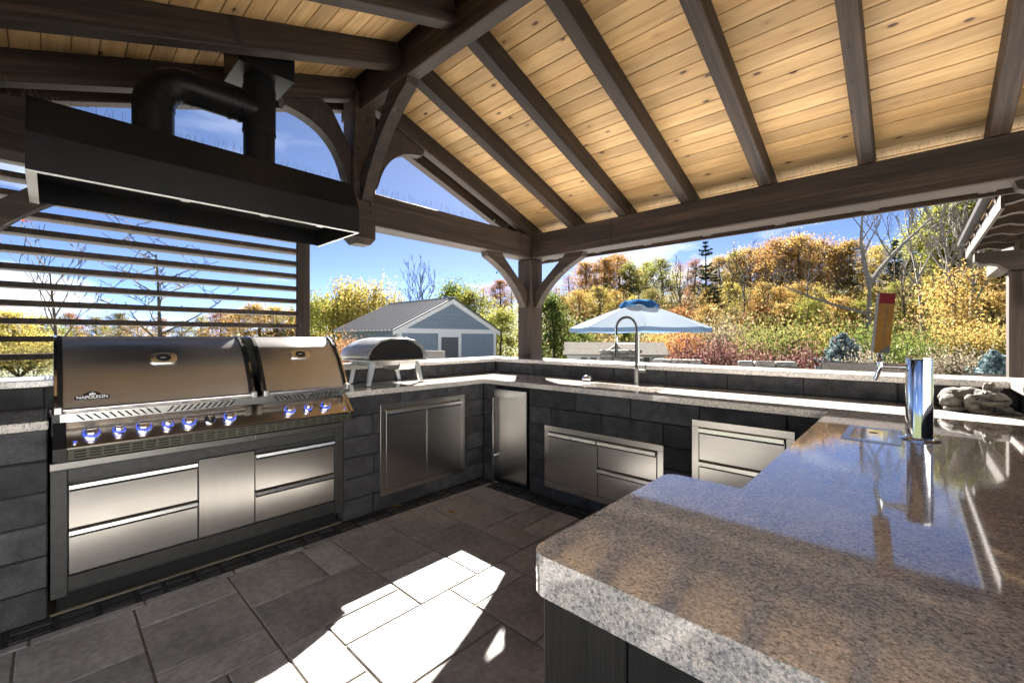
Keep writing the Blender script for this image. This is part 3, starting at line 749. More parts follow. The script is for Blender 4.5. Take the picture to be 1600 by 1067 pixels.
# knobs
pn = Vector((.097, 0, .100)).normalized(); pa = math.atan2(pn.x, pn.z)
M_KTOP = plain('knob_brushed_top', (0.62, 0.58, 0.55), 0.22, 1.0)
for i, (y, big, lit) in enumerate([(.134, 1, 1), (.231, 0, 1), (.323, 1, 1), (.419, 0, 1), (.51, 1, 1), (.602, 0, 0), (.697, 1, 1), (1.019, 1, 1), (1.131, 0, 1), (1.243, 1, 1)]):
    R_ = .0285 if big else .0225
    Mk = Matrix.Translation(Vector((-2.846, y, .8465))-Vector(grill.location)) @ Matrix.Rotation(pa, 4, 'Y')
    kb = MB().lathe([(R_*1.22, 0), (R_*1.22, .005), (R_*1.05, .009)], 24).build('knob', M_CHROME, grill, True); kb.matrix_local = Mk
    MB().lathe([(R_*1.06, .0092), (R_*1.06, .017), (R_*.98, .0175)], 24).build('light_ring', M_BLUE if lit else M_BLACK, kb, True)
    MB().lathe([(R_*.94, .0178), (R_*.94, .0205), (R_*.86, .021), (R_*.84, .036), (R_*.72, .0385)], 24).build('knob_grip', M_CHROME if lit else M_BLACK, kb, True)
    MB().box(-R_*.16, R_*.16, -R_*.62, R_*.62, .0388, .042, .001).build('pointer', M_KTOP, kb)
    MB().lathe([(R_*.70, .0386), (R_*.66, .0392)], 20).build('knob_top', M_BLUE if False else M_KTOP, kb, True)
for y, z_ in ((.078, .818), (1.36, .818)):
    Mk = Matrix.Translation(Vector((-2.818, y, z_))-Vector(grill.location)) @ Matrix.Rotation(pa, 4, 'Y')
    bo = MB().lathe([(.009, 0), (.009, .004), (.006, .006)], 14).build('button', M_CHROME, grill, True); bo.matrix_local = Mk
    MB().lathe([(.0058, .0061), (.0045, .0072)], 12).build('light_ring', M_BLUE, bo, True)

# ------------------------------------------------------------------ range hood and flue
hood = thing('range_hood', 'black steel vent hood with twin flue pipes hanging above the grill', 'hood', (-2.9, .64, 1.97))
Hh = lambda o: S(o, hood)
hy0, hy1 = -.066, 1.338; xf, xt, xb = -2.574, -2.665, -3.175
def sheet(pts, name, mat=M_HOOD):
    m = MB(); m.v = [Vector(p) for p in pts]; m.f = [tuple(range(len(pts)))]
    o = m.build(name, mat, hood); s_ = o.modifiers.new('solid', 'SOLIDIFY'); s_.thickness = .003; s_.offset = 0; return Hh(o)
zb_, zf_, zt_ = 1.971, 2.122, 2.296
sheet([(xf, hy0, zb_), (xf, hy1, zb_), (xf, hy1, zf_), (xf, hy0, zf_)], 'fascia')
sheet([(xf, hy0, zf_), (xf, hy1, zf_), (xt, hy1, zt_), (xt, hy0, zt_)], 'slope_panel')
sheet([(xt, hy0, zt_), (xt, hy1, zt_), (xb, hy1, zt_), (xb, hy0, zt_)], 'top_panel')
sheet([(xb, hy0, zb_), (xb, hy1, zb_), (xb, hy1, zt_), (xb, hy0, zt_)], 'back_panel')
for y in (hy0, hy1): sheet([(xf, y, zb_), (xf, y, zf_), (xt, y, zt_), (xb, y, zt_), (xb, y, zb_)], 'end_panel')
sheet([(xf-.05, hy0+.03, zb_+.10), (xf-.05, hy1-.03, zb_+.10), (xb+.02, hy1-.03, zb_+.10), (xb+.02, hy0+.03, zb_+.10)], 'baffle_panel')
M_RIM = plain('bare_steel_rim', (0.6, 0.6, 0.58), 0.35, 0.8)
Hh(MB().box(xf-.012, xf+.002, hy0, hy1, zb_-.006, zb_-.001).build('rim_strip', M_RIM, hood))
Hh(MB().box(xb, xf-.013, hy1-.010, hy1+.002, zb_-.006, zb_-.001).build('rim_strip', M_RIM, hood)); Hh(MB().box(xb, xf-.013, hy0-.002, hy0+.030, zb_-.006, zb_-.001).build('rim_strip', M_RIM, hood))
for y in (.45, .80, 1.10): Hh(MB().box(xf-.030, xf-.013, y-.018, y+.018, zb_-.007, zb_-.001, .001).build('clip', M_RIM, hood))
px = -2.90; pr = .0875
def band(p, ax, r, L=.012):
    d = Vector(ax).normalized(); Hh(MB().tube([Vector(p)-d*L/2, Vector(p)+d*L/2], r, 28).build('pipe_band', M_HOOD, hood, True))
zd = 2.665; y1p, y2p = .369, .866
Hh(MB().tube([(px, y1p, zt_+.002), (px, y1p, zd-.16)], pr, 28).build('flue_pipe', M_HOOD, hood, True))
el = []
for k_ in range(5):
    t_ = (PI/2)*k_/4; R_ = .15; el.append((px, y1p+R_-R_*math.cos(t_), zd-.15+R_*math.sin(t_)))
eo_ = MB().tube([(px, y1p, zd-.165)]+el+[(px, y1p+.17, zd)], pr+.002, 28); eo2 = eo_.build('elbow', M_HOOD, hood, False); Hh(eo2)
for p_ in eo2.data.polygons: p_.use_smooth = True
eo2.data.set_sharp_from_angle(angle=math.radians(20))
Hh(MB().tube([(px, y1p+.165, zd), (px, y2p-.03, zd+.0)], pr-.001, 28).build('flue_pipe', M_HOOD, hood, True))
Hh(MB().tube([(px, y2p, zt_+.002), (px, y2p, 2.85)], pr-.003, 28).build('flue_pipe', M_HOOD, hood, True))
Hh(MB().tube([(px, y2p, zd-.12), (px, y2p, zd+.12)], pr+.001, 28).build('tee_sleeve', M_HOOD, hood, True))
for k_ in (1, 2, 3): t_ = (PI/2)*k_/4; band(el[k_], (0, math.sin(t_), math.cos(t_)), pr+.0045, .006)
band((px, y1p, zd-.16), (0, 0, 1), pr+.0035); band((px, y1p+.17, zd), (0, 1, 0), pr+.0035); band((px, y2p-.10, zd), (0, 1, 0), pr+.004); band((px, y2p-.15, zd), (0, 1, 0), pr+.004); band((px, y2p, zd-.125), (0, 0, 1), pr+.003); band((px, y2p, zd+.125), (0, 0, 1), pr+.003)
Hh(MB().box(px-.15, px+.15, y2p-.15, y2p+.15, 2.852, 3.045, .003).build('ceiling_box', M_HOOD, hood))

# ------------------------------------------------------------------ access doors, fridge, drawers
def built_in(name, label, cat, loc, rz, W, z0, z1, fronts, fr=.043):
    """stainless unit: local x along the wall, local -y out of it"""
    t = thing(name, label, cat, (loc[0], loc[1], 0), rz)
    fm = MB()
    fm.box(0, W, -.012, .03, z1-fr, z1, .002); fm.box(0, W, -.012, .03, z0, z0+fr, .002)
    fm.box(0, fr, -.0122, .03, z0+fr-.001, z1-fr+.001, .002); fm.box(W-fr, W, -.0122, .03, z0+fr-.001, z1-fr+.001, .002)
    fm.build('frame', M_STEEL, t)
    MB().box(fr*.8, W-fr*.8, .0, .02, z0+fr*.8, z1-fr*.8).build('cavity', M_VOID, t)
    for (kind, x0_, x1_, a, b_) in fronts:
        d = MB().box(x0_, x1_, -.016, -.001, a, b_, .002).build(kind, M_STEEL_V if kind == 'door' else M_STEEL, t)
        h = MB(); h.prism([(-.0162, b_-.002), (-.034, b_-.004), (-.036, b_-.026), (-.032, b_-.026), (-.030, b_-.008), (-.0162, b_-.008)], 'x', x0_+.003, x1_-.003)
        h.build('pull', M_STEEL, d)
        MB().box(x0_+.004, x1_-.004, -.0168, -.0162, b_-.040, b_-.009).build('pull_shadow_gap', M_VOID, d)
        MB().box(x0_+.003, x0_+.012, -.034, -.0165, b_-.028, b_-.009).build('pull_end', M_BLACK, d)
    return t
built_in('access_doors', 'stainless double access doors set in the block wall beside the grill', 'cabinet doors', (-2.93, 1.690), PI/2, .832, .108, .796,
         [('door', .046, .413, .154, .749), ('door', .418, .786, .154, .749)])
built_in('drawer_unit', 'wide stainless unit with one door and two drawers below the sink', 'drawer unit', (-2.195, 2.76), 0, 1.0, .092, .592,
         [('door', .046, .498, .138, .544), ('drawer', .503, .954, .348, .544), ('drawer', .503, .954, .138, .342)])
built_in('drawer_unit', 'stainless double drawer unit in block wall nearest the beer tower', 'drawer unit', (-1.012, 2.76), 0, .55, .30, .79,
         [('drawer', .046, .504, .546, .746), ('drawer', .046, .504, .345, .540)])
fr_ = thing('undercounter_fridge', 'tall narrow stainless undercounter fridge in the inside corner', 'fridge', (-2.578, 2.76, 0))
MB().box(-.205, .205, .03, .42, .0, .875).build('fridge_body', M_VOID, fr_)
MB().box(-.192, .192, -.018, .028, .048, .842, .004).build('door', M_STEEL_V, fr_)
MB().box(-.192, .192, -.010, .03, .006, .044, .002).build('toe_grille', M_BLACK, fr_)
hb = MB().tube([(-.165, -.058, .165), (-.165, -.058, .765)], .0075, 10).build('door_handle', M_CHROME, fr_, True)
for z in (.25, .66): MB().tube([(-.165, -.058, z), (-.165, -.017, z)], .005, 8).build('handle_standoff', M_CHROME, hb, True)

# ------------------------------------------------------------------ pizza oven
ov = thing('pizza_oven', 'portable dark steel pizza oven with domed shell and folding legs on the counter', 'pizza oven', (-3.3, 1.935, .9205))
zz0, zz1 = .205, .385                                # body bottom / top above the counter
arch = []
def archpts(s, zt, n=14):
    """half-hexagonal dome cross-section in local y,z"""
    W = .27*s; p = [(-W, zz0), (-W, zz0+.035), (-W*.88, zz0+.095), (-W*.58, zt-.022), (-W*.30, zt-.003), (W*.30, zt-.003), (W*.58, zt-.022), (W*.88, zz0+.095), (W, zz0+.035), (W, zz0)]
    return p
shell = MB(); ringsx = [(.25, 1.0, .378), (.235, 1.0, .382), (-.05, 1.02, .385), (-.22, .97, .372), (-.30, .86, .335), (-.335, .70, .29)]
n_r = len(archpts(1, .38)); 
for (x, s_, zt2) in ringsx:
    for (y, z) in archpts(s_, zt2): shell.v.append(Vector((x, y, z)))
for i in range(len(ringsx)-1):
    for k_ in range(n_r-1):
        a = i*n_r+k_; shell.f.append((a, a+1, a+1+n_r, a+n_r))
shell.f.append(tuple(range((len(ringsx)-1)*n_r, len(ringsx)*n_r)))
M_SHELL = mottled('oven_shell', (0.30, 0.30, 0.295), (0.38, 0.38, 0.37), 4, 0.34, 0.45, 0.0, 0.001)
so = shell.build('shell', M_SHELL, ov, True); m_ = so.modifiers.new('solid', 'SOLIDIFY'); m_.thickness = .006
MB().prism([(y*.97, z-.006 if z > .25 else z) for (y, z) in archpts(1, .378)], 'x', -.05, .215).build('oven_mouth', M_VOID, ov)
rim = MB(); pa_ = archpts(1.0, .378); 
for i in range(n_r-1):
    (y0_, z0_), (y1_, z1_) = pa_[i], pa_[i+1]; n = len(rim.v)
    f_ = .93
    inn = lambda y, z: (y*f_, zz0+(z-zz0)*f_)
    a0, a1 = inn(y0_, z0_), inn(y1_, z1_)
    rim.v += [Vector((.2515, y0_, z0_)), Vector((.2515, y1_, z1_)), Vector((.222, a1[0], a1[1])), Vector((.222, a0[0], a0[1]))]; rim.f.append((n, n+1, n+2, n+3))
rim.build('mouth_rim', M_SHELL, ov)
MB().box(-.30, .275, -.262, .262, .190, .204, .004).build('base_plate', M_ALU, ov)
MB().prism([(-.25, .188), (.24, .188), (.22, .160), (.10, .150), (-.2, .150)], 'y', -.17, .05).build('burner_housing', M_SHELL, ov)
bh = MB().prism([(-.03, .186), (.235, .186), (.215, .125), (.12, .108), (-.03, .112)], 'y', .02, .17).build('gas_box', M_ALU, ov)
for k_ in range(3): MB().box(.2255-.006*k_, .2275-.006*k_, .07, .13, .165-.018*k_-.0, .171-.018*k_).build('vent_slot', M_VOID, bh)
for (x, y, sy) in ((.215, -.235, -1), (.215, .215, 1), (-.11, -.22, -1), (-.11, .20, 1)):
    lg = MB()
    top = Vector((x-.01, y-sy*.025, .192)); ft = Vector((x, y+sy*.02, .006)); d = Vector((0, 1, 0))
    for p, w_, t_ in ((top, .030, .012), (ft, .021, .012)):
        for sx_, sy_ in ((-1,-1),(1,-1),(1,1),(-1,1)): lg.v.append(p+Vector((sx_*t_, sy_*w_*.75, 0)))
    lg.f += [(0,1,2,3), (7,6,5,4)]+[(i, (i+1) % 4, 4+(i+1) % 4, 4+i) for i in range(4)]
    lo = lg.build('leg', M_ALU, ov)
    MB().box(x-.015, x+.015, y+sy*.02-.021, y+sy*.02+.021, 0, .0058, .001).build('rubber_foot', M_BLACK, lo)

# ------------------------------------------------------------------ faucet, soap dish, outlet
fa = thing('kitchen_faucet', 'tall spring neck pull-down faucet in black steel behind the sink', 'faucet', (-1.665, 3.30, .9205))
M_GUN = plain('brushed_gunmetal', (0.055, 0.053, 0.05), 0.32, 0.8); M_GUN2 = plain('faucet_body_metal', (0.20, 0.195, 0.18), 0.3, 0.9)
MB().lathe([(.027, 0), (.027, .006), (.021, .008), (.021, .125), (.018, .128)], 20).build('faucet_body', M_GUN2, fa, True)
MB().tube([(0, 0, .126), (0, 0, .40)], .0125, 14).build('riser', M_GUN, fa, True)
MB().tube([(.018, 0, .105), (.085, 0, .105)], .015, 14).build('valve', M_GUN2, fa, True)
MB().tube([(.078, 0, .115), (.085, -.01, .175)], .004, 8).build('lever', M_GUN, fa, True)
hose = []; 
for k_ in range(25):
    t_ = PI*k_/24; hose.append(Vector((-.0925+.0925*math.cos(t_), 0, .46+.0925*math.sin(t_))))
path = [Vector((0, 0, .40)), Vector((0, 0, .43))]+hose+[Vector((-.185, 0, .42)), Vector((-.185, 0, .32))]
MB().tube(path, .006, 10).build('hose', M_BLACK, fa, True)
spr = []; tot = 0; L_ = [0]
for a, b_ in zip(path[:-1], path[1:]): tot += (b_-a).length; L_.append(tot)
turns = 58
for i in range(turns*9+1):
    s_ = tot*i/(turns*9); j = max(k_ for k_ in range(len(L_)) if L_[k_] <= s_+1e-9); j = min(j, len(path)-2)
    q = path[j].lerp(path[j+1], (s_-L_[j])/max(1e-6, L_[j+1]-L_[j])); tn = (path[j+1]-path[j]).normalized()
    a_ = 2*PI*i/9; nrm = Vector((0, 1, 0)); bn = tn.cross(nrm)
    spr.append(q+(nrm*math.cos(a_)+bn*math.sin(a_))*.0105)
MB().tube(spr, .0022, 4).build('spring', M_GUN, fa, True)
MB().lathe([(.010, .335), (.013, .32), (.013, .26), (.017, .235), (.017, .212), (.012, .208)], 16).build('spray_head', M_GUN, fa, True, loc=(-.185, 0, 0))
MB().tube([(-.005, 0, .33), (-.175, 0, .33)], .004, 8).build('docking_arm', M_GUN, fa, True)
sd_ = thing('soap_dish', 'small shiny chrome covered dish on the counter behind the sink', 'dish', (-2.10, 3.235, .9205))
MB().lathe([(.040, 0), (.050, .012), (.050, .022), (.046, .026)], 24).build('dish_base', M_CHROME, sd_, True)
MB().lathe([(.047, .0265), (.042, .038), (.025, .047), (.006, .050)], 24).build('dish_cover', M_CHROME, sd_, True)
MB().box(.040, .068, -.012, .012, .006, .020, .003).build('dish_handle', M_BLACK, sd_)
ot = thing('power_outlet', 'small black covered power outlet in backsplash right of the pizza oven', 'outlet', (-3.42, 2.642, .983))
MB().box(.003, .010, -.055, .055, -.036, .036, .003).build('cover_plate', M_BLACK, ot)
MB().box(.0105, .020, -.034, .034, -.024, .024, .003).build('flip_lid', M_CHAR, ot)

# ------------------------------------------------------------------ beer tower, drip tray
bt = thing('beer_tower', 'chrome beer tap tower with tall painted tap handle', 'beer tap', (.021, 2.222, .9205))
MB().lathe([(.062, 0), (.062, .004), (.055, .007), (.0395, .009), (.039, .012), (.039, .296), (.0375, .300)], 40).build('column', M_CHROME, bt, True)
MB().lathe([(.0405, .3005), (.0405, .305), (.038, .307)], 40).build('cap', M_CHROME, bt, True)
for a_ in (-2.4, -1.1):
    MB().lathe([(.006, 0), (.006, .004), (.003, .006)], 10, M=Matrix.Rotation(a_+PI/2, 3, 'Z') @ Matrix.Rotation(-PI/2, 3, 'X')).build('set_screw', M_CHROME, bt, True, loc=(.038*math.cos(a_), .038*math.sin(a_), .03))
hd = Vector((-1, -.05, 0)).normalized()
arm_ = MB().tube([hd*.036+Vector((0, 0, .268)), hd*.058+Vector((0, 0, .268)), hd*.06+Vector((0, 0, .268)), hd*.105+Vector((0, 0, .268))], [.014, .014, .0095, .0095], 14).build('faucet_shank', M_CHROME, bt, True)
tapx = hd*.112
MB().tube([tapx+Vector((0, 0, .285)), tapx+Vector((0, 0, .262)), tapx+Vector((-.004, 0, .250)), tapx+Vector((-.012, 0, .222)), tapx+Vector((-.016, 0, .214))], [.010, .012, .0095, .0075, .007], 12).build('spout', M_CHROME, bt, True)
MB().lathe([(.008, 0), (.011, .006), (.007, .014), (.010, .020), (.007, .026), (.006, .036)], 14).build('lever_collar', M_CHROME, bt, True, loc=tapx+Vector((0, 0, .284)))
# handle: tapering rectangular block, leaning; gold front with red head band and black foot, pale side
M_HSIDE = mottled('handle_pale_paint', (0.24, 0.245, 0.265), (0.32, 0.325, 0.345), 20, 0.5)
M_HGOLD = mottled('handle_gold_paint', (0.13, 0.060, 0.009), (0.17, 0.085, 0.014), 14, 0.5)
M_HRED = plain('handle_red_paint', (0.075, 0.003, 0.004), 0.5)
for mm_ in (M_HGOLD, M_HRED, M_HSIDE): mm_.node_tree.nodes['Principled BSDF'].inputs['Specular IOR Level'].default_value = 0.1
MH = Matrix.Translation(tapx+Vector((.0, 0, .321))) @ Matrix.Rotation(math.radians(4.5), 4, 'Y') @ Matrix.Rotation(math.radians(14), 4, 'Z')
hb_ = MB().box(-.024, .024, -.023, .023, 0, .232, .002).build('tap_handle', M_HSIDE, bt); hb_.matrix_local = MH
hb_['label'] = 'tall leaning tap handle with gold face, red head band and pale side'
MB().box(-.0235, .0235, -.0246, -.0232, .0, .190).build('face_panel', M_HGOLD, hb_)
MB().box(-.0235, .0238, -.0246, -.0232, .1905, .231).build('head_band', M_HRED, hb_)
MB().prism([(-.012, .001), (.0232, .001), (.0232, .032), (.012, .027), (.0, .014)], 'y', -.0262, -.0247).build('foot_panel', M_BLACK, hb_)
mk = MB()                                             # small upright line of print, too small to read
rk = random.Random(2); z = .055
while z < .178:
    h_ = rk.uniform(.004, .008); mk.box(.001-rk.uniform(0, .002), .004+rk.uniform(0, .002), -.0255, -.0247, z, z+h_); z += h_+.0035
mk.build('print_line', plain('handle_print', (0.03, 0.012, 0.004), 0.5), hb_)
tr = thing('drip_tray', 'flush stainless drip tray set in granite beside the beer tower', 'drip tray', (-.112, 2.20, .9205))
fm = MB(); fm.box(-.085, .085, -.16, -.135, 0, .003); fm.box(-.085, .085, .135, .16, 0, .003); fm.box(-.085, -.062, -.1348, .1348, 0, .0031); fm.box(.062, .085, -.1348, .1348, 0, .0031)
fm.build('tray_frame', M_STEEL, tr)
MB().box(-.0615, .0615, -.1345, .1345, 0, .0012).build('tray_pan', M_CHROME, tr)
MB().lathe([(.014, 0), (.013, .0006)], 16).build('drain_hole', M_VOID, tr, True, loc=(.0, .04, .0013))

# ------------------------------------------------------------------ frog statue
def frog():
    mb = bpy.data.metaballs.new('frog'); mo = bpy.data.objects.new('frog_meta', mb); C.objects.link(mo); mb.resolution = .006; mb.render_resolution = .006; mb.threshold = .1
    def e(x, y, z, a_, b_, c_):
        el = mb.elements.new(type='ELLIPSOID'); el.co = (x, y, z); el.radius = .113; el.size_x, el.size_y, el.size_z = a_*10, b_*10, c_*10
    # local x: body length (rump at -x, head at +x), the camera side is -y
    e(-.070, .015, .068, .078, .066, .070); e(-.010, .015, .088, .070, .058, .055); e(.035, .0, .082, .055, .055, .050); e(-.082, -.034, .048, .056, .036, .050); e(-.066, -.058, .016, .056, .026, .020)
    e(.075, -.012, .088, .076, .062, .040); e(.085, -.030, .066, .074, .056, .028); e(.125, -.018, .076, .036, .046, .034)
    e(.060, -.054, .112, .020, .016, .018); e(.096, .020, .126, .022, .018, .020); e(.060, .004, .142, .014, .012, .030); e(.082, .006, .146, .014, .012, .032)
    e(.0, -.052, .056, .032, .030, .050); e(.012, -.072, .030, .028, .026, .032); e(.038, -.086, .012, .048, .026, .016)
    e(.128, -.030, .030, .038, .022, .024); e(.160, -.036, .014, .038, .020, .015); e(-.02, .06, .03, .06, .03, .04); e(.03, -.03, .03, .06, .03, .03)
    bpy.context.view_layer.update()
    me = bpy.data.meshes.new_from_object(mo.evaluated_get(bpy.context.evaluated_depsgraph_get()))
    bpy.data.objects.remove(mo); bpy.data.metaballs.remove(mb)
    for v in me.vertices:
        n = noise.noise(v.co*30)*.0045+noise.noise(v.co*75)*.003+noise.noise(v.co*170)*.0012
        v.co += v.normal*n
        if v.co.z < .002: v.co.z = .002
    for p in me.polygons: p.use_smooth = True
    me.materials.clear(); me.materials.append(mottled('weathered_frog_stone', (0.06, 0.054, 0.044), (0.17, 0.155, 0.13), 30, 0.8, 0, 0.5, 0.004))
    root = thing('frog_statue', 'weathered grey stone frog statue crouching against the backsplash', 'statue', (.226, 3.25, .9195), math.radians(-6)); root.scale = (.88, .88, .92)
    o = bpy.data.objects.new('frog_body', me); C.objects.link(o); o.parent = root
    zmin = min(v.co.z for v in me.vertices); o.location = (0, 0, -zmin)
    MB().tube([(.020, -.070, .078), (.05, -.084, .074), (.09, -.082, .072), (.13, -.066, .076), (.157, -.03, .082)], .0035, 6).build('mouth_line', M_VOID, root, True)
    for (x, y, z) in ((.062, -.071, .114), (.112, .020, .130)):
        MB().lathe([(.001, -.009), (.008, -.004), (.0095, 0), (.008, .004), (.001, .009)], 12).build('eye', M_BLACK, root, True, loc=(x, y, z))
frog()
# fallen leaves on the paving
for i, (x, y, a, lab) in enumerate([(-2.90, 1.82, .6, 'dry yellow fallen leaf on the dark edging below the access doors'), (-2.50, 2.03, 2.1, 'curled orange fallen leaf lying on a brown paver near the corner')]):
    m = MB(); n = 9; ctrp = Vector((0, 0, .012)); m.v.append(ctrp)
    for k_ in range(2*n):
        r_ = (.042 if k_ % 2 == 0 else .020)*(1+.2*math.sin(k_*1.7)); t_ = 2*PI*k_/(2*n)
        m.v.append(Vector((r_*math.cos(t_), r_*.8*math.sin(t_), .004+.010*abs(math.sin(t_*1.5)))))
    for k_ in range(2*n): m.f.append((0, 1+k_, 1+(k_+1) % (2*n)))
    o = m.build('fallen_leaf', L_GOLD if i == 0 else L_ORANGE, None, False, loc=(x, y, .002), rot=(0, 0, a)); tag(o, lab, 'leaf', 'fallen leaves')

# ------------------------------------------------------------------ blue-grey garden shed
sx, sy0_, sy1_, sxb = -15.3, 9.68, 15.2, -20.2; GB = -.58; EV = 1.74; AP = 3.07
shed = thing('garden_shed', 'blue-grey sided shed with white trim and grey ribbed metal roof', 'shed', (-17.7, 12.4, GB))
D = lambda o: S(o, shed)
ym = (sy0_+sy1_)/2
D(MB().prism([(sy0_, GB), (sy1_, GB), (sy1_, EV), (ym, AP-.05), (sy0_, EV)], 'x', sxb, sx-.03).build('wall_frame', M_SIDING, shed))
fs = MB(); z = GB; bw = .19
while z < AP-.1:                                       # lapped boards: gable front and side
    hw0 = (sy1_-sy0_)/2 if z < EV else (AP-.05-z)/(AP-.05-EV)*(sy1_-sy0_)/2
    z1 = z+bw; hw1 = (sy1_-sy0_)/2 if z1 < EV else max(.02, (AP-.05-z1)/(AP-.05-EV)*(sy1_-sy0_)/2)
    n = len(fs.v)
    fs.v += [Vector((sx+.030, ym-hw0, z)), Vector((sx+.030, ym+hw0, z)), Vector((sx-.024, ym+hw1, z1)), Vector((sx-.024, ym-hw1, z1)), Vector((sx-.028, ym-hw0, z)), Vector((sx-.028, ym+hw0, z))]
    fs.f += [(n, n+1, n+2, n+3), (n, n+4, n+5, n+1)]
    if z < EV-.05:
        n = len(fs.v); fs.v += [Vector((sxb, sy0_-.03, z)), Vector((sx, sy0_-.03, z)), Vector((sx, sy0_-.004, z1)), Vector((sxb, sy0_-.004, z1)), Vector((sxb, sy0_, z)), Vector((sx, sy0_, z))]
        fs.f += [(n, n+1, n+2, n+3), (n, n+4, n+5, n+1)]
    z = z1
so = fs.build('siding', M_SIDING, shed); so['kind'] = 'stuff'; D(so)
tw = .15
for y in (sy0_-.035, sy1_+.035-tw): D(MB().box(sx-.02, sx+.055, y, y+tw, GB, EV).build('corner_board', M_TRIM, shed))
D(MB().box(sx-.12, sx-.021, sy0_-.04, sy0_-.031, GB, EV).build('corner_board', M_TRIM, shed)); D(MB().box(sxb, sxb+.13, sy0_-.045, sy0_-.031, GB, EV).build('corner_board', M_TRIM, shed))
D(MB().box(sx+.032, sx+.058, sy0_+.12, sy1_-.12, EV-.24, EV-.04).build('frieze_board', M_TRIM, shed))
slp = (AP-EV)/(ym-sy0_)
for sg in (-1, 1):
    pts = [(ym, AP-.01), (ym+sg*(ym-sy0_+.3), EV-.3*slp-.01), (ym+sg*(ym-sy0_+.3), EV-.3*slp-.20), (ym, AP-.22)]
    D(MB().prism(pts, 'x', sx+.033, sx+.07).build('rake_board', M_TRIM, shed))
    pts = [(ym, AP+.05), (ym+sg*(ym-sy0_+.34), EV-.34*slp+.05), (ym+sg*(ym-sy0_+.34), EV-.34*slp), (ym, AP)]
    rf = D(MB().prism(pts, 'x', sxb-.3, sx+.16).build('roof', M_ROOFM, shed))
    x = sxb-.28
    while x < sx+.15:
        a = Vector((x, ym, AP+.05)); b_ = Vector((x, ym+sg*(ym-sy0_+.34), EV-.34*slp+.05))
        o = MB().tube([a+Vector((0, 0, .01)), b_+Vector((0, 0, .01))], .048, 4).build('roof_rib', M_RIB, rf); o.location = Vector((0, 0, 0))
        x += .30
    D(MB().prism([(p[0], p[1]+.004) for p in pts], 'x', sx+.161, sx+.18).build('rake_flashing', M_ROOFD, shed))
D(MB().box(sxb-.3, sx+.18, ym-.10, ym+.10, AP+.055, AP+.085).build('ridge_cap', M_ROOFM, shed))
dy0, dy1, dz = 11.62, 12.95, 1.50
D(MB().box(sx+.032, sx+.045, dy0+.17, dy1-.17, GB, dz-.17).build('door', plain('grey_door_paint', (0.10, 0.11, 0.125), 0.5), shed))
for (a, b_, c_, d_) in ((dy0, dy0+.17, GB, dz), (dy1-.17, dy1, GB, dz), (dy0+.171, dy1-.171, dz-.17, dz)):
    D(MB().box(sx+.032, sx+.065, a, b_, c_, d_).build('door_trim', M_TRIM, shed))

# ------------------------------------------------------------------ pale storage shed with dormer
ps = thing('storage_shed', 'low pale resin storage shed with tan roof and arched dormer', 'shed', (0, 0, 0))
pc_ = at(958, 545, 17.0); gz0 = gz(pc_.x, pc_.y)
ps.location = (pc_.x, pc_.y, gz0); ps.rotation_euler = (0, 0, TH+math.radians(-9))
W2, D2 = 1.78, 1.15; zE = .72-gz0; zR = 1.10-gz0
M_PALE = plain('pale_resin_wall', (0.36, 0.365, 0.37), 0.6); M_TAN = mottled('tan_resin_roof', (0.13, 0.122, 0.11), (0.17, 0.16, 0.145), 6, 1.0); M_TAN.node_tree.nodes['Principled BSDF'].inputs['Specular IOR Level'].default_value = 0.0
M_DK = plain('dark_window', (0.05, 0.055, 0.06), 0.2)
MB().box(-W2, W2, -D2, D2, -.3, zE).build('wall', M_PALE, ps)
for x in (-W2, W2-.04): MB().prism([(-D2, zE), (D2, zE), (0, zR-.02)], 'x', x, x+.04).build('gable', M_PALE, ps)
for sg in (-1, 1):
    MB().prism([(0, zR+.03), (sg*(D2+.14), zE-.03), (sg*(D2+.14), zE-.07), (0, zR-.02)], 'x', -W2-.14, W2+.14).build('roof', M_TAN, ps)
MB().prism([(-.44, zE-.04), (.44, zE-.04), (0, zE+.27)], 'y', -D2-.2, -D2+.5).build('dormer', M_PALE, ps)
MB().prism([(-.50, zE-.02), (-.44, zE-.06), (0, zE+.26), (.44, zE-.06), (.50, zE-.02), (0, zE+.32)], 'y', -D2-.24, -.15).build('dormer_roof', M_TAN, ps)
arch_ = [(-.36, zE-.62), (.36, zE-.62), (.36, zE-.08)]+[(.36*math.cos(PI*k_/10), zE-.08+.17*math.sin(PI*k_/10)) for k_ in range(1, 10)]+[(-.36, zE-.08)]
MB().prism(arch_, 'y', -D2-.215, -D2-.202).build('arched_window', M_DK, ps)
for x in (-1.15, -.80, .72, 1.10, 1.42): MB().box(x-.11, x+.11, -D2-.02, -D2-.004, zE-.50, zE-.14).build('window', M_DK, ps)
MB().prism([(-.5, zE-.4), (.5, zE-.4), (.5, zE-.02), (.3, zE+.1), (-.3, zE+.1), (-.5, zE-.02)], 'x', W2+.004, W2+.02).build('door', M_DK, ps)

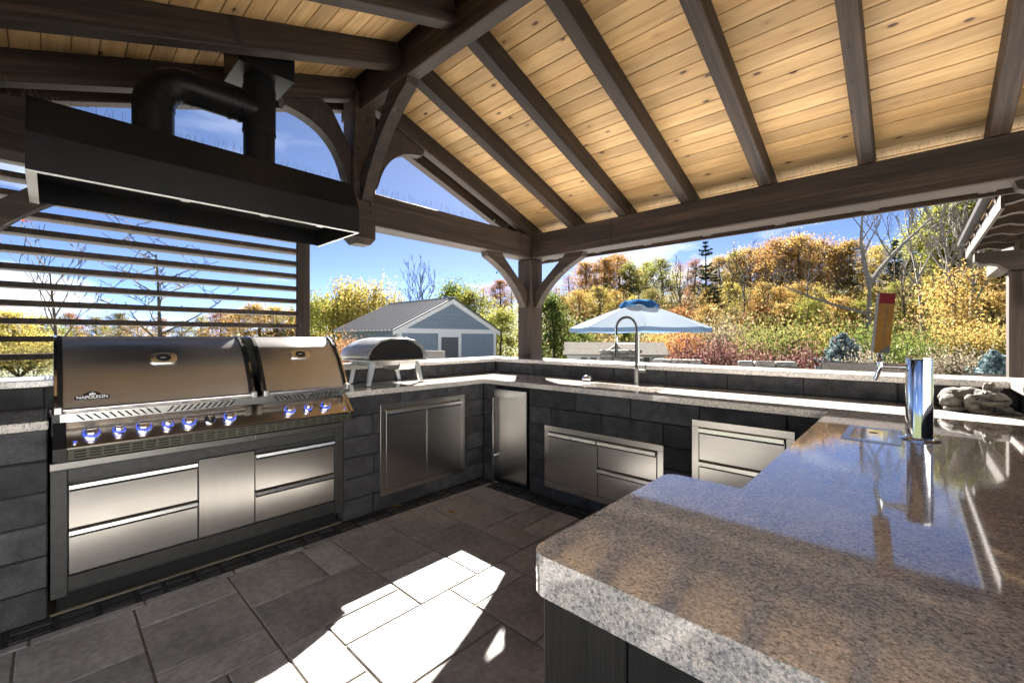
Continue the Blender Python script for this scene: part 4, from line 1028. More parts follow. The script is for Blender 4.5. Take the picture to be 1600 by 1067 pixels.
# ------------------------------------------------------------------ patio umbrella
uc = at(998, 513, 9.5); ug = -.55
um = thing('patio_umbrella', 'pale blue-grey patio umbrella with dark blue vent cap beyond the ledge', 'umbrella', (uc.x, uc.y, ug), TH+math.radians(11))
zr_, ztp = 1.52-ug, 2.10-ug; RU = 1.52
M_UMB = leafmat('umbrella_cloth', (0.26, 0.31, 0.37), (0.275, 0.325, 0.385), (0.29, 0.34, 0.40), 0.35)
M_UMBV = leafmat('umbrella_valance_cloth', (0.13, 0.20, 0.31), (0.14, 0.21, 0.32), (0.15, 0.22, 0.33), 0.3)
M_UMBD = leafmat('umbrella_vent_cloth', (0.03, 0.10, 0.22), (0.035, 0.11, 0.24), (0.04, 0.12, 0.26), 0.2)
rim_ = [Vector((RU*math.cos(2*PI*k_/8+PI/8), RU*math.sin(2*PI*k_/8+PI/8), zr_)) for k_ in range(8)]
for k_ in range(8):
    m = MB(); a, b_ = rim_[k_], rim_[(k_+1) % 8]; n = 6
    rows = []
    for i in range(n+1):
        t_ = .18+.82*i/n; row = []
        for j in range(5):
            q = a.lerp(b_, j/4); p = Vector((q.x*t_, q.y*t_, ztp+(zr_-ztp)*t_))
            p.z -= .022*math.sin(PI*j/4)*t_-.02*math.sin(PI*t_); rows.append(p)
    m.v = rows
    for i in range(n):
        for j in range(4): m.f.append((i*5+j, i*5+j+1, i*5+j+6, i*5+j+5))
    cpn = m.build('canopy_panel', M_UMB, um, True); vl = MB()
    for j in range(5): vl.v += [rows[n*5+j]+Vector((0, 0, .004)), rows[n*5+j]*1.0+Vector((0, 0, -.085+.006*math.sin(j*2.1+k_)))]
    for j in range(4): vl.f.append((2*j, 2*j+1, 2*j+3, 2*j+2))
    vl.build('valance', M_UMBV, cpn, True)
m = MB(); m.v.append(Vector((0, 0, ztp+.06)))
for r_, dz_ in ((.32, .0), (.43, -.10)):
    for k_ in range(24):
        t_ = 2*PI*k_/24; m.v.append(Vector((r_*math.cos(t_), r_*math.sin(t_), ztp+dz_-(.07 if (k_ % 6 in (0, 1) and r_ > .35) else 0)+.015*math.sin(t_*5))))
for k_ in range(24):
    m.f.append((0, 1+k_, 1+(k_+1) % 24)); m.f.append((1+k_, 25+k_, 25+(k_+1) % 24, 1+(k_+1) % 24))
m.build('vent_cap', M_UMBD, um, True)
for k_ in range(8): MB().tube([(0, 0, ztp-.05), rim_[k_]*1.0+Vector((0, 0, -.02))], .009, 6).build('rib', M_ALU, um)
MB().tube([(0, 0, .0), (0, 0, ztp+.05)], .021, 10).build('pole', M_ALU, um, True)
MB().lathe([(.015, ztp+.05), (.02, ztp+.08), (.006, ztp+.13)], 10).build('finial', M_BLACK, um, True)
MB().lathe([(.28, 0), (.28, .05), (.05, .08), (.04, .25)], 20).build('base', M_CHAR, um, True)

# ------------------------------------------------------------------ neighbouring pavilion on the right
pv = thing('second_pavilion', 'second dark timber pavilion with scalloped rafter tails beyond the ledge', 'pavilion', (1.5, 5.6, -.0))
Q = lambda o: S(o, pv)
XP, YP = .80, 6.5
for y in (YP,): Q(timber('post', (XP, y, -.58), (XP, y, 1.958), .20, .20, M_TIMBER, pv, .01, up=(0, 1, 0)))
def scallop(L, h, z0):
    """side profile of a timber end: tail at x=0, body towards +x"""
    p = [(0.0, z0+h), (0.0, z0+h*.62), (.03, z0+h*.45), (.07, z0+h*.40), (.12, z0+h*.40), (.165, z0+h*.33), (.20, z0+h*.16), (.235, z0+h*.02), (.27, z0), (L, z0), (L, z0+h)]
    return p
o = MB().prism(scallop(2.6, .20, 0), 'y', -.09, .09).build('beam', M_TIMBER, pv, loc=(.47, YP, 1.96)); Q(o)
Q(timber('plate_beam', (XP+.06, 4.45, 2.26), (XP+.06, 9.2, 2.26), .14, .19, M_TIMBER, pv))
sl2 = .30; a2 = math.atan(sl2)
y = 4.62
while y < 7.0:
    o = MB().prism(scallop(2.6, .15, 0), 'y', -.042, .042).build('rafter', M_TIMBER, pv, loc=(.47, y, 2.17), rot=(0, -a2, 0)); Q(o); y += .46
for k_ in range(17):
    s_ = .02+k_*.14; o = MB().box(-1.28, 1.28, -.068, .068, -.009, .009, .003).build('roof_board', M_PINE, pv)
    o.rotation_euler = (0, -a2, PI/2); o.location = (.47+(s_+.07)*math.cos(a2)-.158*math.sin(a2), 5.72, 2.17+(s_+.07)*math.sin(a2)+.162*math.cos(a2)); 
    o.rotation_euler = (Matrix.Rotation(-a2, 3, 'Y') @ Matrix.Rotation(PI/2, 3, 'Z')).to_euler(); Q(o)
Q(timber('fascia', (.455, 4.42, 2.17+.085), (.455, 7.02, 2.17+.085), .02, .15, M_TIMBER, pv, .002))
o = MB().box(0, 2.6, -1.32, 1.32, 0, .03).build('roof_sheet', M_ROOFD, pv, loc=(.435-.17*math.sin(a2), 5.72, 2.17+.175*math.cos(a2)), rot=(0, -a2, 0)); Q(o)
Q(brace('brace', (XP+.102, YP, 1.96), (1, 0), .55, .55, .12, .09, M_TIMBER, pv)); Q(brace('brace', (XP+.06, YP-.1, 2.165), (0, -1), .6, .6, .13, .09, M_TIMBER, pv))

# ------------------------------------------------------------------ pale building out of view, added to bounce sunlight into the kitchen
hs = thing('added_house', 'unseen pale two-storey building with dark windows, added to bounce sunlight into the kitchen', 'added_house', (12.3, -4.0, -.02), PI/2)
M_RENDER = mottled('pale_render', (0.70, 0.715, 0.735), (0.77, 0.785, 0.80), 3, 0.8)
MB().box(-8, 8, -4, 3.8, 0, 6.2).build('wall', M_RENDER, hs)
for sg in (-1, 1): MB().prism([(-.1, 8.6), (sg*4.5-.1, 5.95), (sg*4.5-.1, 6.12), (-.1, 8.8)], 'x', -8.5, 8.5).build('roof', M_ROOFD, hs)
for zz_ in (.9, 3.9):
    for k_ in range(4):
        x = -5.6+3.6*k_
        if zz_ < 1 and k_ == 2: continue
        w_ = MB().box(x-.6, x+.6, 3.76, 3.83, zz_, zz_+1.4).build('window', M_DK_GLASS, hs)
        MB().box(x-.7, x+.7, 3.835, 3.87, zz_+1.4, zz_+1.5).build('frame', M_TRIM, w_); MB().box(x-.7, x+.7, 3.835, 3.90, zz_-.08, zz_).build('sill', M_TRIM, w_)
        MB().box(x-.025, x+.025, 3.835, 3.85, zz_, zz_+1.4).build('glazing_bar', M_TRIM, w_)
dr_ = MB().box(1.1, 2.1, 3.76, 3.84, 0, 2.15).build('door', M_CHAR, hs); MB().lathe([(.03, 0), (.03, .05)], 10, M=Matrix.Rotation(-PI/2, 3, 'X')).build('handle', M_CHROME, dr_, True, loc=(1.2, 3.845, 1.0))

# ------------------------------------------------------------------ low stone walls, seats, fence beyond the ledge
def stone_wall(label, a, b_, h, seed, thick=.45):
    a, b_ = Vector(a), Vector(b_); d = (b_-a); L = d.length; r_ = random.Random(seed)
    t = thing('stone_wall', label, 'wall', ((a+b_)/2)[:], math.atan2(d.y, d.x)); z = 0
    while z < h-.03:
        x = -L/2; hh = r_.uniform(.09, .14)
        while x < L/2-.05:
            w = r_.choice([.16, .22, .28, .36]); piece('stone', (w, thick*r_.choice([.9, 1.0]), round(hh, 2)), .02, M_STONE, t, (x+w/2, r_.uniform(-.02, .02), z+hh/2), (r_.uniform(-.04, .04), r_.uniform(-.03, .03), r_.uniform(-.06, .06))); x += w+.012
        z += hh+.004
    return t
def gpt(u, d, z=None):
    p = at(u, V0, d); p.z = gz(p.x, p.y) if z is None else z; return p
stone_wall('long low fieldstone wall below the storage shed', gpt(938, 13.5, -.56), gpt(990, 13.5, -.56), 1.44, 1, .4)
stone_wall('low fieldstone garden wall left of the barberry bushes', gpt(1021, 11.5, -.56), gpt(1085, 11.0, -.56), 1.22, 2, .4)
stone_wall('low fieldstone garden wall between the barberry bushes', gpt(1153, 9.0, -.56), gpt(1240, 8.6, -.56), 1.33, 3, .4)
stone_wall('pale fieldstone retaining wall on the lawn beyond the slat screen', gpt(-330, 5.3, -.58), gpt(100, 9.5, -.58), .95, 4, .5)
M_WICK = mottled('grey_wicker', (0.10, 0.095, 0.09), (0.24, 0.22, 0.20), 60, 0.8, 0, 0.9, 0.01)
M_SLING = plain('grey_sling_fabric', (0.17, 0.18, 0.185), 0.8)
def wicker_chair(label, u, d, ztop, rz, W=1.0):
    p = gpt(u, d, -.55); t = thing('wicker_chair', label, 'chair', p, rz, 'wicker seats on the pool terrace')
    hb2 = ztop+.55
    MB().box(-W/2, W/2, -.38, .38, .12, .40, .02).build('seat', M_WICK, t); k_ = 0; z = .42
    back = MB().box(-W/2+.02, W/2-.02, .30, .36, .40, hb2-.01, .01).build('backrest', M_WICK, t)
    z = .46
    while z < hb2:
        MB().tube([(-W/2, .33, z), (-W/4, .325, z+.012), (0, .335, z), (W/4, .325, z+.012), (W/2, .33, z)], .022, 6).build('weave_band', M_WICK, back); z += .044
    for s_ in (-1, 1): MB().box(s_*W/2-.05, s_*W/2+.05, -.38, .36, .40, .66, .02).build('arm', M_WICK, t)
    for sx_ in (-1, 1):
        for sy_ in (-1, 1): MB().box(sx_*(W/2-.06)-.03, sx_*(W/2-.06)+.03, sy_*.33-.03, sy_*.33+.03, 0, .12).build('leg', M_CHAR, t)
    return t
wicker_chair('grey wicker seat back beyond the ledge left of beer tower', 1350, 5.9, .95, TH-math.radians(42), 1.05)
wicker_chair('grey wicker seat back beyond the ledge right of beer tower', 1590, 4.4, .90, TH-math.radians(42), .72)
wicker_chair('patterned wicker garden chair in front of the blue-grey shed', 686, 13.5, .90, TH+PI*.9, .75)
def lounger(label, u, d, rz):
    p = gpt(u, d, -.55); t = thing('sun_lounger', label, 'lounger', p, rz)
    m = MB(); pts = [(-.9, .34), (.3, .36), (.62, .72), (.92, 1.30)]
    for (x, z) in pts:
        for y in (-.32, .32): m.v.append(Vector((x, y, z)))
    for i in range(3): m.f.append((2*i, 2*i+1, 2*i+3, 2*i+2))
    s_ = m.build('sling', M_SLING, t); q = s_.modifiers.new('solid', 'SOLIDIFY'); q.thickness = .02
    for y in (-.34, .34):
        MB().tube([(x, y, z) for (x, z) in pts], .022, 8).build('side_rail', M_CHAR, t, True)
        for x in (-.8, .25): MB().tube([(x, y, 0), (x, y, .35)], .02, 8).build('leg', M_CHAR, t)
lounger('grey sling sun lounger with raised back beyond the ledge', 1268, 7.6, TH+math.radians(30))
fe = thing('wire_fence', 'dark wire garden fence beyond the ledge right of beer tower', 'fence', gpt(1500, 13, -.58))
fa_, fb_ = gpt(1455, 13, -.58), gpt(1620, 12.2, -.58)
for k_ in range(6): p = fa_.lerp(fb_, k_/5)-fe.location; MB().tube([p, p+Vector((0, 0, 1.17))], .02, 6).build('post', M_BLACK, fe)
for z in (.45, .8, 1.12): MB().tube([fa_-fe.location+Vector((0, 0, z)), fb_-fe.location+Vector((0, 0, z))], .011, 5).build('wire', M_BLACK, fe)
wm = MB(); n = 90
for k_ in range(n):
    p = fa_.lerp(fb_, k_/n)-fe.location; q = fa_.lerp(fb_, (k_+4)/n)-fe.location
    wm.tube([p, q+Vector((0, 0, 1.12))], .004, 3, False); wm.tube([q, p+Vector((0, 0, 1.12))], .004, 3, False)
w_ = wm.build('mesh_wire', M_BLACK, fe); w_['kind'] = 'stuff'

# ------------------------------------------------------------------ trees
def skeleton(seed, H, spread, levels, n_main, upright=.6, trunk_r=None, first=.25, wob=.10, nkids=(2, 4)):
    """returns (list of (points, radii)), tips"""
    r_ = random.Random(seed); br = []; tips = []
    tr_ = trunk_r or H*.018
    def limb(p, d, L, r, lev):
        n = 5 if lev == 0 else 4; pts = [p]; rad = [r]; cur = p; dd = d
        for i in range(n):
            dd = (dd+Vector((r_.uniform(-1, 1), r_.uniform(-1, 1), r_.uniform(-.6, 1)))*wob*(1.3 if lev else .6)).normalized()
            cur = cur+dd*L/n; pts.append(cur); rad.append(r*(1-.75*(i+1)/n) if lev < levels else r*(1-.9*(i+1)/n))
        br.append((pts, rad))
        if lev >= levels:
            tips.append((pts[-1], dd)); tips.append((pts[-2], dd)); return
        kids = n_main if lev == 0 else r_.randint(*nkids)
        for k in range(kids):
            t = first+(1-first)*(k+r_.random()*.8)/kids if lev == 0 else .35+.65*(k+r_.random())/kids
            t = min(t, .98); f = t*n; i = min(int(f), n-1); q = pts[i].lerp(pts[i+1], f-i)
            a = 2.4*k+r_.random()*1.2; side = Vector((math.cos(a), math.sin(a), 0))
            nd_ = (dd*upright*(.6 if lev == 0 else .9)+side*spread+Vector((0, 0, .25*upright))).normalized()
            limb(q, nd_, L*(.52 if lev == 0 else .55)*(1.15-.55*t if lev == 0 else 1)*r_.uniform(.8, 1.2), max(r*(.55 if lev == 0 else .6)*(1-.5*t), .004*H/8), lev+1)
        tips.append((pts[-1], dd))
    limb(Vector((0, 0, 0)), Vector((r_.uniform(-.05, .05), r_.uniform(-.05, .05), 1)).normalized(), H*.86, tr_, 0)
    return br, tips
def trunk_mesh(br, segs=(7, 5, 4, 3, 3)):
    m = MB()
    for pts, rad in br:
        s_ = 7 if rad[0] > .1 else 5 if rad[0] > .04 else 3
        m.tube(pts, rad, s_, False)
    return m.mesh('trunk', True)
def leaf_quads(pts, size, seed, jit=.4, flat=0.0):
    """many small bent leaf-sprays"""
    r_ = random.Random(seed); v = []; f = []
    for p in pts:
        a = Vector((r_.gauss(0, 1), r_.gauss(0, 1), r_.gauss(0, 1)*(1-flat)))
        if a.length < .01: continue
        a.normalize(); b_ = a.orthogonal().normalized()
        b_ = (Matrix.Rotation(r_.uniform(0, 6.28), 3, a) @ b_)
        if flat: b_ = (b_-Vector((0, 0, b_.z*flat))).normalized()
        s_ = size*r_.uniform(1-jit, 1+jit); n = len(v)
        v += [p-a*s_*.5, p+b_*s_*.34, p+a*s_*.55, p-b_*s_*.34]; f.append((n, n+1, n+2, n+3))
    me = bpy.data.meshes.new('crown'); me.from_pydata([tuple(q) for q in v], [], f); me.materials.append(L_GOLD); return me
def crown_points(tips, n, rad, seed, zmin=0):
    r_ = random.Random(seed); out = []
    cl = [(t[0], rad*r_.uniform(.5, 1.2)) for t in tips]
    while len(out) < n:
        c_, rr = r_.choice(cl); q = Vector((r_.gauss(0, 1), r_.gauss(0, 1), r_.gauss(0, .75)))*rr*.55
        if (c_+q).z > zmin: out.append(c_+q)
    return out
def make_deciduous(seed, H, spread, nleaf, leaf, crad, levels=3, n_main=9, upright=.6, first=.28, wob=.1, lobes=30, z0=.14):
    """trunk, curved limbs and a crown of leaf clumps spread through an ovoid volume"""
    r_ = random.Random(seed); R0 = H*.27*spread; br = []; cl = []
    lean = Vector((r_.uniform(-.04, .04)*H, r_.uniform(-.04, .04)*H, 0))
    def axis(t): return lean*t*t+Vector((0, 0, H*.93*t))+Vector((.02*H*math.sin(5*t+seed), .02*H*math.cos(4*t), 0))*t
    br.append(([axis(i/7) for i in range(8)], [H*.019*(1-.85*i/7)+.004*H for i in range(8)]))
    for k in range(lobes):
        t = (k+r_.random())/lobes; zz = z0+(1-z0)*t
        prof_ = math.sin(PI*min(.97, .10+.88*t)**.85)**.7
        a = 2.4*k+r_.uniform(-.5, .5); rr = R0*prof_*r_.uniform(.35, 1.05)
        c_ = axis(zz)+Vector((math.cos(a)*rr, math.sin(a)*rr, r_.uniform(-.03, .03)*H)); cl.append((c_, H*.062*crad*r_.uniform(.65, 1.3)))
        st = axis(max(.10, zz-.10-.16*r_.random())); mid = st.lerp(c_, .5)+Vector((0, 0, -.02*H))
        br.append(([st, mid, c_], [H*.007*(1.25-t), H*.0045*(1.2-t), H*.0012]))
        for _ in range(3):
            e = c_+Vector((r_.gauss(0, 1), r_.gauss(0, 1), r_.gauss(.3, .8)))*H*.05; br.append(([mid.lerp(c_, .6), e], [H*.0022, H*.0006]))
    pts = []
    while len(pts) < nleaf:
        c_, rr = r_.choice(cl); q = Vector((r_.gauss(0, 1), r_.gauss(0, 1), r_.gauss(0, .72)))
        q = q*rr*(.9 if r_.random() < .8 else 1.7); pts.append(c_+q)
    return trunk_mesh(br), leaf_quads(pts, leaf, seed)
def make_conifer(seed, H, base_r, leaf, n_whorl, per, open_=.0, droop=.15, quad=9):
    r_ = random.Random(seed); br = [([Vector((0, 0, 0)), Vector((r_.uniform(-.1, .1), 0, H*.5)), Vector((0, 0, H))], [H*.016, H*.011, .01])]; pts = []
    for i in range(n_whorl):
        t = i/(n_whorl-1); z = H*(.12+.86*t); R_ = base_r*(1-t)**.85*r_.uniform(.75, 1.1)+.06*base_r if open_ < .2 else base_r*min(1, (1-t)*1.9+.12)*r_.uniform(.35, 1.1)
        if r_.random() < open_: continue
        a0 = r_.random()*6.28
        for k in range(per):
            a = a0+2*PI*k/per+r_.uniform(-.3, .3); L = R_*r_.uniform(.7, 1.1)
            tip = Vector((math.cos(a)*L, math.sin(a)*L, z-L*droop+.15*L)); mid = Vector((math.cos(a)*L*.5, math.sin(a)*L*.5, z-L*droop*.2))
            br.append(([Vector((0, 0, z)), mid, tip], [H*.005, H*.003, .004]))
            for j in range(quad):
                q = (j+.6)/quad; p = (mid.lerp(tip, (q-.5)*2) if q > .5 else Vector((0, 0, z)).lerp(mid, q*2))
                w = L*.22*(1.15-q)
                for _ in range(2): pts.append(p+Vector((r_.gauss(0, w), r_.gauss(0, w), r_.gauss(0, .05*L))))
    return trunk_mesh(br), leaf_quads(pts, leaf, seed, .4, .45)
def place_tree(name, label, cat, meshes, bark, leafm, loc, s=1.0, rz=0.0, group=None, tilt=0):
    t = thing(name, label, cat, loc, rz, group); t.scale = (s, s, s); t.rotation_euler = (tilt, 0, rz)
    for nm, me, mt in (('trunk', meshes[0], bark), ('crown', meshes[1], leafm)):
        if me is None: continue
        o = bpy.data.objects.new(nm, me); C.objects.link(o); o.parent = t
        if not me.materials: me.materials.append(mt)
        o.material_slots[0].link = 'OBJECT'; o.material_slots[0].material = mt
    return t
DEC = [make_deciduous(11, 10, 1.0, 10000, .19, 1.0), make_deciduous(12, 10, .75, 9500, .19, .95, z0=.10), make_deciduous(13, 10, 1.2, 10500, .20, 1.1, lobes=34),
       make_deciduous(14, 10, .65, 6500, .17, .85), make_deciduous(15, 10, .95, 8500, .19, 1.0, z0=.22)]
SPARSE = [make_deciduous(21, 10, .75, 3000, .16, 1.1), make_deciduous(22, 10, .95, 3400, .16, 1.15)]
PINES = [make_conifer(31, 12, 2.1, .34, 19, 5, .28, -.15, 12), make_conifer(32, 12, 2.6, .42, 24, 7, .10, .1, 8)]
def bare(seed, H, spread, n_main, upright, first, wob, levels=4, kids=(2, 3)):
    br, tips = skeleton(seed, H, spread, levels, n_main, upright, H*.016, first, wob, kids); br = [(p, [max(q, .0022*H) for q in r]) for p, r in br]; return (trunk_mesh(br), None)
BARE = [bare(41, 10, 1.25, 10, .8, .22, .14), bare(42, 10, .55, 7, 1.2, .35, .10)]
# woodland on the hillside: (u, depth, v of the top, kind, leaves)
kinds = {'o': (L_ORANGE, 'orange'), 'g': (L_GOLD, 'golden'), 'y': (L_YELLOW, 'yellow'), 'yg': (L_YGREEN, 'yellow-green'), 'ol': (L_OLIVE, 'olive'), 'r': (L_RUSSET, 'russet'), 'gr': (L_GREEN, 'green')}
wood_list = [
 # far row along the skyline
 (868, 66, 446, 3, 'r'), (890, 64, 428, 1, 'r'), (915, 62, 408, 0, 'o'), (945, 62, 402, 0, 'o'), (968, 66, 396, 2, 'o'), (985, 60, 410, 1, 'yg'), (1010, 66, 408, 1, 'yg'), (1035, 62, 402, 4, 'yg'),
 (1062, 66, 408, 3, 'r'), (1085, 64, 404, 3, 'r'), (1125, 60, 400, 0, 'g'), (1150, 62, 392, 1, 'yg'), (1172, 60, 388, 2, 'g'), (1200, 60, 384, 0, 'r'), (1222, 54, 372, 2, 'o'), (1250, 52, 366, 0, 'g'), (1280, 54, 374, 2, 'o'),
 (1308, 54, 384, 1, 'y'), (1330, 52, 374, 0, 'g'), (1366, 54, 384, 4, 'y'), (1440, 54, 352, 1, 'yg'), (1475, 46, 316, 0, 'yg'), (1505, 44, 302, 1, 'yg'), (1535, 46, 318, 2, 'yg'), (1565, 46, 340, 1, 'yg'), (1600, 48, 340, 0, 'y'), (1640, 46, 330, 2, 'g'),
 (842, 68, 448, 3, 'r'), (815, 70, 450, 1, 'o'), (782, 66, 436, 0, 'r'), (755, 68, 446, 2, 'r'), (800, 62, 452, 4, 'ol'),
 # middle row
 (880, 52, 470, 0, 'g'), (905, 50, 452, 2, 'g'), (935, 48, 446, 0, 'y'), (962, 50, 452, 4, 'g'), (990, 48, 462, 1, 'y'), (1020, 50, 450, 2, 'ol'), (1048, 48, 455, 1, 'ol'), (1075, 48, 452, 0, 'r'), (1112, 46, 448, 2, 'g'),
 (1140, 46, 440, 0, 'y'), (1165, 46, 448, 1, 'ol'), (1192, 44, 440, 4, 'g'), (1218, 44, 446, 0, 'g'), (1246, 42, 440, 2, 'g'), (1275, 42, 446, 1, 'y'), (1302, 42, 452, 0, 'ol'), (1335, 42, 450, 2, 'g'),
 (1362, 40, 446, 0, 'y'), (1395, 42, 440, 4, 'yg'), (1425, 40, 430, 1, 'ol'), (1455, 40, 430, 0, 'y'), (1520, 38, 420, 2, 'g'), (1550, 36, 440, 0, 'g'), (1590, 36, 430, 2, 'g'), (1630, 38, 440, 0, 'y'),
 # front row of small trees and tall shrubs
 (885, 40, 508, 2, 'r'), (930, 38, 512, 0, 'g'), (965, 36, 506, 4, 'ol'), (1020, 36, 512, 0, 'r'), (1060, 36, 505, 2, 'r'), (1100, 34, 502, 4, 'g'), (1145, 34, 500, 0, 'ol'), (1180, 34, 496, 2, 'r'), (1260, 32, 492, 2, 'yg'),
 (1225, 33, 498, 0, 'g'), (1310, 32, 488, 0, 'g'), (1350, 31, 494, 2, 'yg'), (1405, 31, 490, 0, 'ol'), (1440, 30, 488, 2, 'yg'), (1515, 29, 484, 0, 'g'), (1548, 29, 480, 2, 'g'), (1490, 30, 470, 4, 'y'), (1600, 29, 480, 0, 'g')]
rt = random.Random(9)
def spot(u, d):
    row = 'skyline' if d > 50 else 'mid-slope' if d > 35.5 and u < 1500 or d > 35.9 else 'hill-foot'
    for lim, w in ((800, 'behind the shed maples'), (885, 'behind the corner post'), (965, 'behind the umbrella\'s shed side'), (1058, 'behind the umbrella vent cap'), (1130, 'around the tallest pine'), (1212, 'between tallest pine and forked bare tree'), (1320, 'above the blue spruce'), (1385, 'beside the forked bare tree'), (1465, 'by the dark evergreens'), (1540, 'behind the clump of pale bare stems')):
        if u < lim: return row, w
    return row, 'beside the second pavilion'
cname = {'o': 'bright orange', 'g': 'golden', 'y': 'clear yellow', 'yg': 'yellow-green', 'ol': 'olive brown', 'r': 'russet', 'gr': 'green'}
for (u, d, v, k, lf) in wood_list:
    if v > 465: v -= 26 if u > 1040 else 8
    p = gpt(u, d); ztop = CAMH+(V0-v)/FPX*d; Ht = max(1.8, ztop-p.z)
    ms = SPARSE[k % 2] if lf in ('r', 'ol') and rt.random() < .55 else DEC[k]
    place_tree('woodland_tree', '%s %s tree %s' % (cname[lf], *spot(u, d)), 'tree', ms, M_BARK, kinds[lf][0], p-Vector((0, 0, .15)), Ht/9.6, rt.uniform(0, 6.28), kinds[lf][1]+' woodland trees').scale = (Ht/9.6*1.3, Ht/9.6*1.3, Ht/9.6)
for (u, d, v, k, lab) in ((1102, 47, 371, 0, 'tall dark pine rising above the golden wood'), (1118, 44, 420, 0, 'shorter dark pine beside the tallest pine'), (1398, 48, 368, 1, 'dense dark evergreen behind the forked bare tree'), (1425, 46, 392, 1, 'dark evergreen right of the forked bare tree'), (1375, 44, 440, 1, 'low dark evergreen under the forked bare tree')):
    p = gpt(u, d); Ht = CAMH+(V0-v)/FPX*d-p.z; place_tree('pine_tree', lab, 'pine', PINES[k], M_BARK, L_PINE, p, Ht/12, rt.uniform(0, 6))
for (u, d, v, lab) in ((940, 45, 430, 'thin leafless trunk in the wood left above the umbrella'), (1066, 42, 425, 'grey leafless trunk in the wood between umbrella and tallest pine'), (1135, 38, 418, 'leafless trunk just right of the tallest pine'), (1163, 36, 410, 'twin-topped leafless trunk in the golden wood'), (1196, 37, 425, 'leafless trunk above the right stone wall'), (1258, 34, 400, 'tall leafless trunk above the sun lounger'), (1300, 35, 420, 'leafless trunk above the blue spruce'), (1415, 30, 400, 'leafless trunk before the dark evergreens')):
    p = gpt(u, d); Ht = CAMH+(V0-v)/FPX*d-p.z; place_tree('bare_tree', lab, 'bare tree', BARE[1], M_BARK, None, p, Ht/9.8, u*.5)
# leafless trees standing in front of the wood
def forked():
    m = MB(); r_ = random.Random(4)
    def limb(p, d, L, r, lev):
        pts = [p]; rad = [r]; cur = p; n = 5
        for i in range(n):
            d = (d+Vector((r_.uniform(-1, 1), r_.uniform(-1, 1), r_.uniform(-.3, .7)))*.13).normalized(); cur = cur+d*L/n; pts.append(cur); rad.append(max(.012, r*(1-.7*(i+1)/n)))
        m.tube(pts, rad, 6 if r > .08 else 3, False)
        if lev < 4:
            for k in range(3 if lev else 0):
                q = pts[2+k % 3]; limb(q, (d+Vector((r_.uniform(-1.1, 1.1), r_.uniform(-.8, .8), r_.uniform(-.1, .7)))).normalized(), L*.5, rad[2+k % 3]*.55, lev+1)
        return pts, d
    pts, d = limb(Vector((0, 0, 0)), Vector((.05, 0, 1)), 4.6, .25, 0); top = pts[-1]
    m.tube([top-Vector((0, 0, .3)), top], [.17, .16], 6, False)
    limb(top, Vector((-.28, .1, 1)), 4.2, .16, 1); limb(top, Vector((.45, 0, 1)), 4.6, .15, 1); limb(pts[3], Vector((-1, .2, .35)), 5.0, .11, 1)
    return (m.mesh('trunk', True), None)
FORK = forked()
def place_bare(name, lab, ms, u, d, v, bark=M_BARKL, Hm=10, rz=None, sx=1):
    p = gpt(u, d); Ht = CAMH+(V0-v)/FPX*d-p.z
    t = place_tree(name, lab, 'bare tree', ms, bark, None, p-Vector((0, 0, .1)), Ht/Hm, rt.uniform(0, 6) if rz is None else rz); return t
place_bare('bare_tree', 'leafless grey tree forking into two crooked trunks', FORK, 1352, 27, 322, Hm=9.2, rz=TH)
place_bare('bare_tree', 'leafless slender tree left of the multi-stemmed bare tree', BARE[1], 1446, 26, 330, Hm=9.8)
for (u, d, v) in ((1478, 27, 330), (1496, 26, 305), (1512, 27, 312), (1530, 26, 325)):
    t = place_bare('bare_tree', 'thin pale leafless stem in the clump before the yellow-green trees', BARE[1], u, d, v, Hm=9.8); t['group'] = 'pale leafless stems in one clump'
place_tree('young_maple', 'small golden maple with dark spreading branches before the wood', 'maple', make_deciduous(61, 4.2, 1.0, 3600, .075, .95, z0=.36, lobes=20), M_BARK, L_GOLD, gpt(1488, 20)-Vector((0, 0, .1)), (CAMH+(V0-418)/FPX*20-gpt(1488, 20).z)/4.1, 1.0)
# green-gold maples behind the corner post
MAPLE = [make_deciduous(51, 6, 1.25, 12000, .13, 1.15, z0=.08, lobes=36), make_deciduous(52, 6, 1.05, 12000, .13, 1.1, z0=.08, lobes=36)]
for i, (u, d, v, lf, lab) in enumerate(((738, 27, 446, L_YGREEN, 'broad yellow-green maple behind the blue-grey shed'), (700, 30, 440, L_GREEN, 'green maple top showing above the shed ridge'), (782, 24, 476, L_YGREEN, 'yellow-green maple left of the corner post'), (866, 23, 455, L_GREEN, 'fresh green maple right of the corner post'), (905, 26, 505, L_GREEN, 'low green maple under the umbrella edge'), (975, 27, 508, L_GREEN, 'low green tree behind the storage shed roof'))):
    p = gpt(u, d); Ht = CAMH+(V0-v)/FPX*d-p.z; place_tree('maple_tree', lab, 'maple', MAPLE[i % 2], M_BARK, lf, p-Vector((0, 0, .2)), Ht/5.8, i*1.3)
